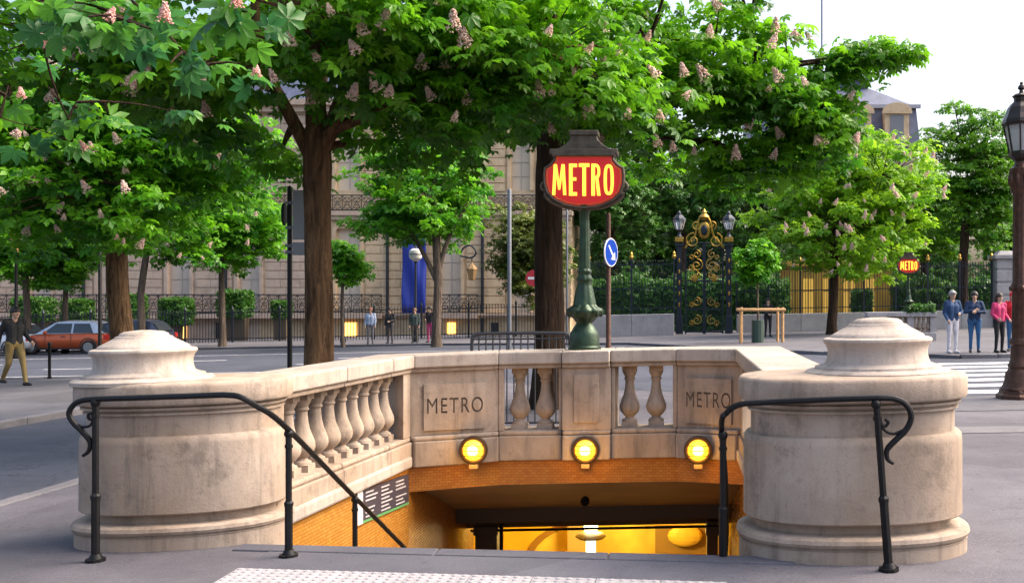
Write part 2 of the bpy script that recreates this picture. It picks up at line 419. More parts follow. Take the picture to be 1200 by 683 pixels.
L_NEAR = leaf_mat('leaf_near', (.026, .125, .006), (.16, .40, .010)); L_NEAR_O = leaf_mat('leaf_near_single', (.03, .14, .008), (.17, .43, .012), obj=True)
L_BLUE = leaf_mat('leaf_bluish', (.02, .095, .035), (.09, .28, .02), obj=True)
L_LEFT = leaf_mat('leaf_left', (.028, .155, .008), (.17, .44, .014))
L_YEL = leaf_mat('leaf_yellowgreen', (.09, .25, .010), (.29, .50, .02))
L_MID = leaf_mat('leaf_mid', (.032, .13, .008), (.15, .34, .016))
L_DARK = leaf_mat('leaf_dark', (.018, .08, .014), (.075, .20, .025), trans=.3)
L_OLIVE = leaf_mat('leaf_olive', (.05, .085, .012), (.16, .20, .03), trans=.3)
L_HEDGE = leaf_mat('leaf_hedge', (.025, .10, .012), (.09, .22, .03), trans=.3)

def in_ellipsoid(n, rng, shell=.0):
    d = rng.normal(size=(n, 3)); d /= np.linalg.norm(d, axis=1)[:, None]
    r = (shell ** 3 + (1 - shell ** 3) * rng.random(n)) ** (1 / 3)
    return d * r[:, None]

def bez(p0, p1, p2, n=8):
    return [p0 * (1 - t) ** 2 + p1 * 2 * t * (1 - t) + p2 * t * t for t in [i / (n - 1) for i in range(n)]]

def tree(name, label, base, trunk_pts, trunk_r, blobs, nclump, nleaf, leafsize, lmat, bark, tmpl=LT_LOW, group=None,
         singles=0, smat=None, flowers=0, fsize=.2, seed=1, twig=True, clump_r=(.55, .28), tilt=.5, seg=12, forks=None, fpred=None, flm=None, trunkname='trunk'):
    """blobs: list of (centre Vector, (rx,ry,rz), weight). trunk_pts: world points from the ground up."""
    rng = np.random.default_rng(seed); rnd = random.Random(seed)
    root = empty(name, base, label, 'tree', group)
    # trunk and limbs
    mb = MB(); pts = [Vector(p) for p in trunk_pts]
    # densify for uneven bark outline
    dense = []; rads = []
    for i in range(len(pts) - 1):
        for k in range(4):
            t = k / 4; dense.append(pts[i].lerp(pts[i + 1], t)); rads.append(trunk_r[i] + (trunk_r[i + 1] - trunk_r[i]) * t)
    dense.append(pts[-1]); rads.append(trunk_r[-1])
    n0 = 0; mb.tube(dense, rads, seg)
    for i, p in enumerate(mb.v):
        c = dense[min(i // seg, len(dense) - 1)]; k = 1 + .07 * math.sin(3 * math.atan2(p[1] - c.y, p[0] - c.x) + p[2] * 1.3) + rnd.uniform(-.03, .03)
        mb.v[i] = (c.x + (p[0] - c.x) * k, c.y + (p[1] - c.y) * k, p[2])
    limbs = []
    top = pts[-1]
    for (lp, r0, r1) in (forks or []):
        lp = [Vector(p) for p in lp]; cur = lp
        if len(lp) == 3: cur = bez(*lp, n=9)
        mb.tube(cur, [r0 + (r1 - r0) * i / (len(cur) - 1) for i in range(len(cur))], 8); limbs += cur
    for (c, rad, wgt) in blobs:
        f = dense[-1 - rnd.randint(0, 3)] if not limbs or rnd.random() < .4 else min(limbs, key=lambda q: (q - c).length)
        mid = f.lerp(c, .5) + Vector((rnd.uniform(-.3, .3), rnd.uniform(-.3, .3), rnd.uniform(.0, .5))) * (rad[0] * .4)
        cur = bez(f, mid, c, 8); r0 = trunk_r[-1] * (.45 if trunk_r[-1] > .06 else .22)
        mb.tube(cur, [r0 * (1 - .75 * i / 7) for i in range(8)], 6); limbs += cur
    limbs += dense[len(dense) // 2:]
    # clumps
    wts = np.array([b[2] * b[1][0] * b[1][1] * b[1][2] for b in blobs]); wts = wts / wts.sum()
    P = []; O = []; CC = []; T_ = []; LP = np.array([list(p) for p in limbs])
    counts = rng.multinomial(nclump, wts)
    for (c, rad, _), k in zip(blobs, counts):
        if k == 0: continue
        q = in_ellipsoid(k, rng, .35) * np.array(rad) + np.array(c)
        CC.append(q)
    CC = np.concatenate(CC)
    tw = MB()
    for q in CC:
        per = max(3, int(nleaf / nclump * rng.uniform(.6, 1.4))); s = rng.uniform(.7, 1.3)
        o = in_ellipsoid(per, rng) * np.array([clump_r[0] * s, clump_r[0] * s, clump_r[1] * s])
        o[:, 2] -= .35 * (o[:, 0] ** 2 + o[:, 1] ** 2) / max(clump_r[0], .01)
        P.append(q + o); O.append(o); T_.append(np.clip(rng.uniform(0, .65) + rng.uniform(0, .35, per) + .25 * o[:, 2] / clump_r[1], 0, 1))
        if twig:
            j = np.argmin(((LP - q) ** 2).sum(1)); a = Vector(LP[j]); b = Vector(q)
            m_ = a.lerp(b, .55) + Vector((0, 0, .15 * (b - a).length * rnd.uniform(-.3, 1)))
            tr = .012 + .008 * (b - a).length
            tw.tube(bez(a, m_, b, 4), [tr, tr * .8, tr * .55, tr * .3], 4, caps=False)
    P = np.concatenate(P); O = np.concatenate(O); T_ = np.concatenate(T_); n = len(P)
    sz = leafsize * rng.uniform(.7, 1.25, n)
    mb.build(trunkname, bark, root, smooth=60)
    idx = np.arange(n)
    if singles:
        # those that show largest: nearest the camera and in the frame
        px = PX + P[:, 0] / np.maximum(P[:, 1], .1) * F; py = PY - (P[:, 2] - CH) / np.maximum(P[:, 1], .1) * F
        ok = (px > 0) & (px < 1200) & (py > 0) & (P[:, 1] > .5)
        key = np.where(ok, P[:, 1], 1e9); sel = np.argsort(key)[:singles]; sel = sel[key[sel] < 1e8]
        mask = np.ones(n, bool); mask[sel] = False; idx = idx[mask]
    crown = None
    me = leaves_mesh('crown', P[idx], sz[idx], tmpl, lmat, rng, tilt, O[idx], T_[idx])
    crown = bpy.data.objects.new('crown', me); COL.objects.link(crown); put(crown, root)
    crown['kind'] = 'stuff'
    if twig and tw.v: tw.build('twigs', bark, root, kind='stuff')
    if singles:
        M = rot_mats(len(sel), tilt, rng, O[sel]); lm = leaf_obj_mesh(smat)
        for k, j in enumerate(sel):
            o = bpy.data.objects.new('leaf', lm); COL.objects.link(o)
            m4 = Matrix(M[k].tolist()).to_4x4(); m4 = Matrix.Translation(P[j].tolist()) @ m4 @ Matrix.Scale(float(sz[j]), 4)
            o.matrix_basis = m4; put(o, root)
    if flowers:
        cells = {}
        for i in range(n):
            p = P[i]
            if p[1] < .5 or (fpred is not None and not fpred(p)): continue
            q = (int((PX + p[0] / p[1] * F) // 15), int((PY - (p[2] - CH) / p[1] * F) // 15))
            if 0 <= q[0] < 80 and 0 <= q[1] and (q not in cells or P[cells[q]][1] > p[1]): cells[q] = i
        cand = list(cells.values()); rnd.shuffle(cand)
        for i in cand[:flowers]:
            s = fsize * rnd.uniform(.6, 1.25)
            inst('flower_cluster', flm or FLM, root, tuple(P[i] - P[i] / np.linalg.norm(P[i]) * leafsize * .9 + np.array([0, 0, .0])), (rnd.uniform(-.6, .6), rnd.uniform(-.6, .6), rnd.uniform(0, 6)), (s * .95, s * .95, s))
    return root

# ================================================================== THE SETTING: ground, roads, pavements
def edge_y(x): return 6.24 + (0.35 - x) * 0.178          # top edge of the stairs
HX0, HX1, HY1 = -2.69, 0.72, 10.42
def sheet(name, poly, off, material, kind='structure', thick=0):
    mb = MB(); n = len(poly)
    A = sum(poly[i][0] * poly[(i + 1) % n][1] - poly[(i + 1) % n][0] * poly[i][1] for i in range(n))
    if A < 0: poly = poly[::-1]
    vs = [(x, y, gz(x, y) + off) for x, y in poly]; fs = [list(range(n))]
    if thick:
        vs += [(x, y, gz(x, y) + off - thick) for x, y in poly]; fs += [((i + 1) % n, i, n + i, n + (i + 1) % n) for i in range(n)]
    mb.add(vs, fs); o = mb.build(name, material); o['kind'] = kind; return o
mb = MB()
xs = [-250, HX0, HX1, 250]
rows = []
for j in range(4):
    row = []
    for x in xs:
        y = (-40, edge_y(min(max(x, HX0), HX1)), HY1, 500)[j]
        if x == HX0 and j == 1: x = -2.98; y = edge_y(x)
        row.append((x, y, gz(x, y)))
    rows.append(row)
vs = [p for r in rows for p in r]; fs = []
for j in range(3):
    for i in range(3):
        if (i, j) == (1, 1): continue
        fs.append((j * 4 + i, j * 4 + i + 1, (j + 1) * 4 + i + 1, (j + 1) * 4 + i))
mb.add(vs, fs); ground = mb.build('ground', PAVE); ground['kind'] = 'structure'

near_edge = [(-150, 27.5), (-9.75, 25.2), (-6, 24.4), (-2.5, 20.5), (2.5, 16.6), (40, 15.8), (150, 15.8)]
far_edge = [(150, 26.8), (40, 26.8), (8, 27.6), (4, 32), (-2, 43), (-12, 47.5), (-150, 50.5)]
road = sheet('road', near_edge + far_edge, .004, ROAD)
street = sheet('side_road', [(-9.9, -30), (-5.85, -30), (-5.85, 25.4), (-9.9, 25.8)], .008, ROAD)
swl = sheet('sidewalk', [(-150, -30), (-9.9, -30), (-9.9, 25.0), (-150, 27.3)], .10, SIDE, thick=.12)
fpv = sheet('far_pavement', far_edge + [(-150, 120), (150, 120)], .10, SIDE, thick=.12)

def kerb(path, name, off_top, material, step=1.0, wdt=.16, lim=60):
    root = empty(name, (path[0][0], path[0][1], gz(*path[0]))); root['kind'] = 'structure'
    for i in range(len(path) - 1):
        a, b = Vector((*path[i], 0)), Vector((*path[i + 1], 0)); L = (b - a).length; n = max(1, int(L / step)); d = (b - a) / L
        for k in range(n):
            c = a + d * (L * (k + .5) / n); me = MB().box((0, 0, 0), (L / n - .012, wdt, .22)); jz = random.uniform(-.006, .006)
            me.v = [(x, y, z) for x, y, z in me.v]
            o = me.build('kerb_stone', material, None, bevel=.012)
            o.location = (c.x, c.y, gz(c.x, c.y) + off_top - .11 + jz); o.rotation_euler = (0, 0, math.atan2(d.y, d.x)); put(o, root)
    return root
kerb([(-5.78, 6.0), (-5.78, 16)], 'kerb', .016, GRANITE)
kerb([(-9.82, 11), (-9.82, 25.0)], 'kerb', .115, GRANITE)
kerb([(-9.9, 25.1), (-24, 25.4)], 'kerb', .115, GRANITE)
kerb([(3.9, 31.9), (7.9, 27.5), (14, 27.3)], 'kerb', .115, GRANITE)
# paving band right of the entrance and pale granite line
o = sheet('paving_band', [(2.35, 11.9), (20, 11.3), (20, 11.9), (2.35, 12.5)], .006, GRANITE)
o = sheet('crossing_apron', [(2.6, 14.3), (30, 13.7), (30, 15.85), (2.6, 16.5)], .006, SIDE)
# zebra crossing
zebra = empty('zebra_crossing', (7, 19.5, gz(7, 19.5))); zebra['kind'] = 'structure'
for k in range(7):
    y = 16.95 + k * 1.32
    mb = MB(); pl = [(4.3 + k * .26, y), (9.8 + k * .1, y - .12), (9.8 + k * .1, y + .5), (4.3 + k * .26, y + .62)]
    mb.add([(x, yy, gz(x, yy) + .010) for x, yy in pl], [(0, 1, 2, 3)]); mb.build('stripe', WHITE, zebra)
lane = empty('lane_markings', (-15, 36, gz(-15, 36))); lane['kind'] = 'structure'
for (y0, wd, x0, x1, dash) in ((27.6, .14, -60, -6, 0), (31.5, .16, -60, 0, 4), (35.5, .2, -60, 0, 4), (40.2, .16, -60, -2, 0)):
    x = x0
    while x < x1:
        L = dash if dash else (x1 - x0)
        mb = MB(); mb.add([(a, b, gz(a, b) + .010) for a, b in ((x, y0), (x + L, y0), (x + L, y0 + wd), (x, y0 + wd))], [(0, 1, 2, 3)])
        mb.build('line', WHITE, lane); x += L * 2 if dash else 1e3
# tactile warning strip at the head of the stairs
tp = empty('tactile_paving', (-1.2, 5.5, gz(-1.2, 5.5)), 'pale studded tactile paving strip before the stair head', 'tactile paving')
TX0, TX1 = -2.70, .30
def tact_y1(x): return edge_y(x) - .62
k = 0
for i in range(8):
    for j in range(2):
        x0 = TX0 + (TX1 - TX0) * i / 8; x1 = TX0 + (TX1 - TX0) * (i + 1) / 8
        f = lambda x, t: tact_y1(x) - t * .42
        pl = [(x0 + .003, f(x0, j + 1) + .004), (x1 - .003, f(x1, j + 1) + .004), (x1 - .003, f(x1, j) - .003), (x0 + .003, f(x0, j) - .003)]
        mb = MB(); vs = [(x, y, gz(x, y) + .012) for x, y in pl] + [(x, y, gz(x, y) - .01) for x, y in pl]
        mb.add(vs, [(0, 1, 2, 3), (1, 0, 4, 5), (2, 1, 5, 6), (3, 2, 6, 7), (0, 3, 7, 4)])
        o = mb.build('slab', TACT, tp)
        st = MB()
        for a in range(6):
            for b in range(7):
                x = x0 + (a + .5 + (.0 if b % 2 else .0)) * (x1 - x0) / 6; y = f(x, j) - (b + .5) * .42 / 7
                st.lathe([(.021, 0), (.019, .004), (.012, .0065), (.001, .007)], (x, y, gz(x, y) + .0115), 8)
        st.build('studs', TACT, o, smooth=True, kind='stuff')

# ================================================================== METRO ENTRANCE
ME = empty('metro_entrance', (-.98, 8.2, 0), 'pale limestone metro entrance with balustrades and drum pillars round the stairs', 'metro entrance')
PATH = [(-2.93, 7.28), (-2.66, 10.02), (-1.82, 10.32), (.03, 10.32), (.68, 10.06), (.68, 6.65)]
def offset_path(d):
    P = [Vector(p) for p in PATH]; out = []
    ns = []
    for i in range(len(P) - 1):
        t = (P[i + 1] - P[i]).normalized(); ns.append(Vector((t.y, -t.x)))
    for i in range(len(P)):
        if i == 0: out.append(P[0] + ns[0] * d)
        elif i == len(P) - 1: out.append(P[-1] + ns[-1] * d)
        else:
            b = (ns[i - 1] + ns[i]).normalized(); out.append(P[i] + b * (d / max(.3, b.dot(ns[i]))))
    return out
def seg_piece(i, t0, t1, din, dout, z0, z1, mb=None):
    mb = mb or MB(); I = offset_path(din); O = offset_path(dout)
    a, b = I[i].lerp(I[i + 1], t0), I[i].lerp(I[i + 1], t1); c, d = O[i].lerp(O[i + 1], t1), O[i].lerp(O[i + 1], t0)
    mb.prism([tuple(a), tuple(b), tuple(c), tuple(d)], z0, z1); return mb
def seg_len(i): return (Vector(PATH[i + 1]) - Vector(PATH[i])).length
def split(i, cuts):
    c = [0] + cuts + [1]; g = .0022 / seg_len(i)
    return [(c[k] + (g if k else 0), c[k + 1] - (g if k < len(c) - 2 else 0)) for k in range(len(c) - 1)]
TZ = .93
BX = lambda px: (px - PX) / F * 10.32
L3 = .03 + 1.82
cutsC = [(BX(p) + 1.82) / L3 for p in (659, 716)]
CUTS = {0: [.42, .80], 1: [], 2: cutsC, 3: [], 4: [.25, .62]}
for i in range(5):
    for (t0, t1) in split(i, CUTS[i]):
        ped = (i == 2 and abs(t0 - cutsC[0]) < .05)
        e = .05 if ped else 0
        seg_piece(i, t0, t1, .065 + e, -.43, .975, 1.105).shear().build('coping_stone', STONE2, ME, bevel=.016, seg=3)
        seg_piece(i, t0, t1, .032 + e, -.40, TZ, .977).shear().build('coping_moulding', STONE, ME, bevel=.012)
    for (t0, t1) in split(i, CUTS[i]):
        ped = (i == 2 and abs(t0 - cutsC[0]) < .05)
        e = .05 if ped else 0
        if i in (1, 3): e = .035
        seg_piece(i, t0, t1, .03 + e, -.40, -.02, .235).shear().build('plinth_stone', STONE, ME, bevel=.012)
        seg_piece(i, t0, t1, .012 + e, -.38, .235, .285).shear().build('sill_stone', STONE, ME, bevel=.02)
for i in range(5):
    seg_piece(i, 0.02, .98, -.22, -.37, -.45 if i in (0, 4) else -.19, .2).shear().build('footing', STONE, ME)
# inward sloping ledge along the side walls
for i in (0, 4):
    seg_piece(i, .012, .988, .055, -.3, -.012, .10).shear().build('ledge_stone', STONE2, ME, bevel=.02)
# solid corner panels and pilasters
for i in (1, 3):
    seg_piece(i, 0.0, 1, 0, -.34, .283, TZ + .002).shear().build('panel_wall', STONE, ME, bevel=.008)
for (i, t0, t1, e) in ((0, .93, 1.0, .01), (0, 0, .06, .0), (4, 0, .07, .01), (4, .88, 1, 0), (2, 0, (BX(591) + 1.82) / L3, .008), (2, (BX(788.5) + 1.82) / L3, 1, .008),
                       (2, cutsC[0], cutsC[1], .05), (2, cutsC[0] - .02, cutsC[0] - .001, 0), (2, cutsC[1] + .001, cutsC[1] + .022, 0)):
    seg_piece(i, t0, t1, e, -.33, .283, TZ + .001).shear().build('pilaster', STONE, ME, bevel=.008)
# raised plate on the central pier
seg_piece(2, cutsC[0] + .12 * (cutsC[1] - cutsC[0]) * 2, cutsC[1] - .12 * (cutsC[1] - cutsC[0]) * 2, .066, .04, .36, .86).shear().build('pier_plate', STONE, ME, bevel=.008)

def text_mesh(s, size, depth, sx=1.0):
    cu = bpy.data.curves.new('t', 'FONT'); cu.body = s; cu.size = size; cu.extrude = depth; cu.align_x = 'CENTER'; cu.align_y = 'CENTER'; cu.space_character = 1.18
    o = bpy.data.objects.new('t', cu); COL.objects.link(o)
    dg = bpy.context.evaluated_depsgraph_get(); me = bpy.data.meshes.new_from_object(o.evaluated_get(dg))
    bpy.data.objects.remove(o)
    for v in me.vertices: x, y, z = v.co; v.co = (x * sx, -z, y)
    me.flip_normals() if False else None
    return me
# engraved METRO plates
def plate(i, tc, wid, z0, z1, flipmat):
    a, b = Vector(PATH[i]), Vector(PATH[i + 1]); d = (b - a).normalized(); c = a.lerp(b, tc); ang = math.atan2(d.y, d.x)
    mb = MB(); mb.b2(-wid / 2, wid / 2, -.024, .05, z0, z1)
    me = mb.mesh('name_plate', [STONE, CUT]); o = bpy.data.objects.new('name_plate', me); COL.objects.link(o)
    tm = text_mesh('METRO', .225, .02, .70 if i == 1 else .60); tm.materials.clear(); tm.materials.append(CUT)
    bm = bmesh.new(); bm.from_mesh(tm); bmesh.ops.remove_doubles(bm, verts=bm.verts, dist=1e-5); bmesh.ops.recalc_face_normals(bm, faces=bm.faces); bm.to_mesh(tm); bm.free()
    t = bpy.data.objects.new('cutter', tm); COL.objects.link(t); t.location = (0, -.026, (z0 + z1) / 2 + .005)
    md = o.modifiers.new('b', 'BOOLEAN'); md.operation = 'DIFFERENCE'; md.object = t; md.solver = 'EXACT'; md.material_mode = 'TRANSFER'
    bpy.context.view_layer.update()
    dg = bpy.context.evaluated_depsgraph_get(); nm = bpy.data.meshes.new_from_object(o.evaluated_get(dg))
    if len(nm.polygons) > 20: o.modifiers.clear(); o.data = nm
    bpy.data.objects.remove(t)
    o.location = (c.x, c.y, gx(c.x)); o.rotation_euler = (0, 0, ang); put(o, ME); o['label'] = 'raised stone plate engraved METRO'
    return o
plate(1, .50, .62, .335, .80, None); plate(3, .50, .50, .335, .80, None)

# balusters
mb = MB()
mb.box((0, 0, .3125), (.165, .165, .06)); mb.box((0, 0, .90), (.15, .15, .065))
mb.lathe([(.078, .34), (.08, .352), (.074, .366), (.05, .378), (.046, .392), (.07, .415), (.098, .45), (.107, .485), (.104, .52), (.088, .565), (.066, .62), (.053, .68), (.047, .74), (.046, .77),
          (.058, .782), (.058, .797), (.05, .804), (.056, .82), (.072, .85), (.076, .87)], (0, 0, 0), 20)
BAL = mb.mesh('baluster', STONE, smooth=40)
def bal(x, y): inst('baluster', BAL, ME, (x, y, gx(x)), (0, 0, random.uniform(-.03, .03)))
for k in range(10): bal(-3.098 + .0985 * (.31 + k * .241), 7.59 + k * .241)
for k in range(9): bal(.855, 7.30 + k * .262)
for px in (609.5, 639.5, 738, 769): bal((px - PX) / F * 10.50, 10.50)

# drum pillars
PROF = [(.042, -.30), (.042, .080), (.047, .084), (.034, .088), (.034, .094), (.052, .102), (.060, .122), (.052, .145), (.030, .156), (-.045, .160), (-.06, .166), (-.06, .222), (-.05, .225), (.004, .226), (.014, .236),
        (.012, .32), (.012, .70), (.008, .735), (-.006, .752), (-.034, .757), (-.034, .895), (-.012, .900), (-.012, .914), (-.026, .917), (-.026, .928), (.004, .934), (.004, .950), (-.012, .953), (-.012, .960), (.022, .963), (.022, .968),
        (.040, .972), (.046, .985), (.046, 1.09), (.036, 1.108), (.02, 1.116), (-.30, 1.122)]
CAPP = [(.47, 1.10), (.47, 1.125), (.455, 1.138), (.41, 1.145), (.405, 1.160), (.378, 1.165), (.362, 1.18), (.350, 1.205), (.343, 1.24), (.345, 1.27), (.350, 1.283), (.354, 1.292), (.36, 1.30), (.368, 1.308), (.376, 1.322), (.372, 1.336),
        (.355, 1.343), (.325, 1.347), (.315, 1.362), (.295, 1.372), (.235, 1.402), (.205, 1.418), (.198, 1.428), (.178, 1.432), (.168, 1.448), (.14, 1.462), (.05, 1.472), (.001, 1.473)]
def pillar(cx, cy, a, b, rot, capx, capy, lab):
    mb = MB(); mb.lathe(PROF, (cx, cy, 0), 72, ab=(a, b), rot=rot, n=2.35); mb.shear(); p = mb.build('pillar', STONE, ME, smooth=38)
    p['label'] = lab
    mb = MB(); mb.lathe([(r * (1.0 if z < 1.17 else .94), z) for r, z in CAPP], (capx, capy, 0), 64, sy=.92); mb.shear(); mb.build('pillar_cap', STONE2, p, smooth=38)
    return p
pillar(1.15, 6.47, .685, .46, R(-2), 1.33, 6.52, 'drum pillar beside the wide asphalt pavement')
pillar(-3.515, 7.18, .675, .45, R(6), -3.79, 7.12, 'drum pillar beside the side road kerb')

# tiled stairwell
mb = MB(); mb.prism([(-3.2, 6.6), (-2.985, 6.6), (-2.675, 10.03), (-2.675, 13.3), (-3.2, 13.3)], -4.2, -.021).shear(); mb.build('tile_wall', TILE_S, ME)
mb = MB(); mb.b2(.70, 1.04, 6.4, 13.3, -4.2, -.03).shear(); mb.build('tile_wall', TILE_S, ME)
for i in (1, 2, 3):
    seg_piece(i, 0, 1, -.03, -.2, -.275, -.021).shear().build('tile_fascia', TILE, ME)
SOFF = mat('soffit_paint', (.50, .36, .19), .6, var=.15, vscale=2)
DARKM = mat('dark_bronze_metal', (.10, .075, .05), .5, .3)
mb = MB(); mb.add([(-2.674, 10.36, -.276), (.699, 10.36, -.276), (.699, 12.2, -.90), (-2.674, 12.2, -.90), (-2.674, 10.36, -.20), (.699, 10.36, -.20), (.699, 12.2, -.8), (-2.674, 12.2, -.8)],
                  [(0, 1, 2, 3)[::-1], (4, 5, 6, 7), (0, 4, 5, 1), (3, 2, 6, 7)]); mb.shear(); mb.build('soffit', SOFF, ME)
mb = MB(); mb.b2(-2.674, .699, 12.2, 12.42, -1.08, -.80).shear(); mb.build('lintel', DARKM, ME, bevel=.01)
mb = MB(); mb.b2(-2.674, .699, 12.9, 12.98, -1.295, -1.05).shear(); mb.build('door_head', mat('door_head_paint', (.16, .11, .05), .5), ME)
mb = MB(); mb.b2(-2.674, .699, 12.42, 13.2, -1.06, -1.0).shear(); mb.build('passage_ceiling', SOFF, ME)
for x0, x1 in ((-2.55, -2.27), (.42, .56)):
    mb = MB(); mb.b2(x0, x1, 12.75, 12.96, -4.0, -1.25); mb.b2(x0 - .015, x1 + .015, 12.70, 12.96, -1.42, -1.30); mb.build('door_jamb', DARKM, ME, bevel=.01)
    mb = MB(); mb.tube([(x1 + .05, 12.8, -4), (x1 + .05, 12.8, -1.3)], .025, 8); mb.build('gate_post', IRON, ME, smooth=True)
mb = MB(); mb.tube([(-2.6, 12.72, -1.36), (.6, 12.72, -1.30)], .018, 6); mb.build('gate_track', IRON, ME)
mb = MB(); mb.lathe([(.035, 0), (.05, .03), (.05, .07), (.03, .1), (.001, .105)], (0, 0, 0), 12); o = mb.build('camera_dome', IRON, ME, smooth=True)
o.location = (-.99, 11.1, -.62); o.rotation_euler = (R(120), 0, 0); put(o, ME)
# steps
for k in range(21):
    ry0 = k * .30; z = -.165 * (k + 1)
    mb = MB(); e0, e1 = edge_y(HX0), edge_y(HX1)
    pl = [(HX0 - .4, e0 + .07 + ry0 - .02), (HX1 - .021, e1 + ry0 - .02), (HX1 - .021, e1 + ry0 + .30), (HX0 - .4, e0 + .07 + ry0 + .30)]
    mb.prism(pl, z - .3, z + .0); mb.shear(); mb.build('step', GRANITE, ME, bevel=.012)
# nosing slab at the stair head
for (x0, x1) in ((HX0 - .27, -1.55), (-1.546, -.42), (-.416, HX1 + .02)):
    mb = MB(); pl = [(x0, edge_y(x0) - .17), (x1, edge_y(x1) - .17), (x1, edge_y(x1)), (x0, edge_y(x0))]
    vs = [(x, y, gz(x, y) + .012) for x, y in pl] + [(x, y, gz(x, y) - .16) for x, y in pl]
    mb.add(vs, [(0, 1, 2, 3), (1, 0, 4, 5), (2, 1, 5, 6), (3, 2, 6, 7), (0, 3, 7, 4)]); mb.build('nosing_stone', DARKSTEP, ME, bevel=.012)
o = sheet('landing', [(HX0, edge_y(HX0) - .62), (HX1 - .3, edge_y(HX1 - .3) - .62), (HX1 - .3, edge_y(HX1 - .3) - .172), (HX0, edge_y(HX0) - .172)], .005, DARKSTEP)

# underground hall
HALL = empty('underground_hall', (-.9, 16, -3.8), 'yellow lit underground hall seen through the metro doorway', 'hall')
mb = MB(); mb.b2(-4, 2.4, 19, 19.2, -4.2, -.95); mb.build('back_wall', YTILE, HALL)
for x0, x1 in ((-4.2, -4), (2.4, 2.6)):
    mb = MB(); mb.b2(x0, x1, 13, 19.2, -4.2, -.95); mb.build('side_wall', YTILE, HALL)
mb = MB(); mb.b2(-4.2, 2.6, 13.0, 19.2, -.99, -.9); mb.build('ceiling', YTILE, HALL)
mb = MB(); mb.b2(-4.2, 2.6, 10.5, 19.2, -4.3, -4.15); mb.build('floor', GRANITE, HALL)
for x0, x1 in ((-4, -2.676), (.701, 2.4)):
    mb = MB(); mb.b2(x0, x1, 13.05, 13.3, -4.2, -.95); mb.build('front_wall', YTILE, HALL)
arch = [(-3.2 + 0, -4.2)]; n = 20
pts = [(-.6 + 2.1 * math.cos(PI * k / n), -3.35 + .85 * math.sin(PI * k / n)) for k in range(n + 1)]
pts2 = [(-.6 + 2.24 * math.cos(PI * k / n), -3.35 + .95 * math.sin(PI * k / n)) for k in range(n + 1)]
mb = MB()
for k in range(n):
    mb.prism_xz([pts[k], pts[k + 1], pts2[k + 1], pts2[k]], 18.93, 19.01)
mb.build('arch_band', mat('arch_ochre', (.32, .19, .05), .5), HALL)
mb = MB(); mb.prism_xz(pts, 18.97, 19.02); mb.build('tunnel_mouth', mat('tunnel_cream', (.85, .62, .14), .4, var=.3, vscale=1.5), HALL)
mb = MB(); mb.b2(-1.95, -1.6, 18.2, 18.4, -4.15, -1.6); mb.build('column', mat('column_tan', (.4, .3, .14), .5), HALL)
mb = MB(); mb.b2(-.35, 1.3, 18.4, 18.6, -3.1, -2.62); mb.build('direction_board', mat('board_tan', (.26, .17, .06), .5), HALL)
mb = MB(); mb.ball((.2, 18.3, -2.75), (.32, .1, .2)); mb.build('board_emblem', mat('emblem_yellow', (.7, .5, .08), .5), HALL)
# hanging lamp in the hall
HL = empty('hall_lamp', (-1.15, 15.3, -1.0), 'bright hanging lamp in the underground hall', 'lamp')
GLOWW = mat('lamp_glow_white', (1, .95, .8), .5, emit=(1, .86, .45), es=4)
mb = MB(); mb.tube([(-1.28, 15.3, -.99), (-1.28, 15.3, -1.75)], .012, 6); mb.build('cord', IRON, HL)
mb = MB(); mb.lathe([(.06, 0), (.1, .02), (.11, .1), (.09, .2), (.05, .25), (.001, .255)], (-1.28, 15.3, -1.98), 16); mb.build('globe', GLOWW, HL, smooth=True)
mb = MB(); mb.lathe([(.2, 0), (.24, .03), (.2, .06), (.05, .08)], (-1.28, 15.3, -2.07), 16); mb.build('bowl', DARKM, HL, smooth=True)
mb = MB(); mb.tube([(-1.28, 15.3, -2.5), (-1.28, 15.3, -2.08)], .075, 12); mb.build('tube_light', mat('tube_glow', (1, 1, .9), .5, emit=(.95, 1, .75), es=1.2), HL, smooth=True)
def plight(name, loc, e, col, r, parent):
    l = bpy.data.lights.new(name, 'POINT'); l.energy = e; l.color = col; l.shadow_soft_size = r
    o = bpy.data.objects.new(name, l); COL.objects.link(o); o.location = loc; put(o, parent); return o
plight('lamp_light', (-1.28, 16.6, -1.7), 125, (1, .66, .16), .15, HL)

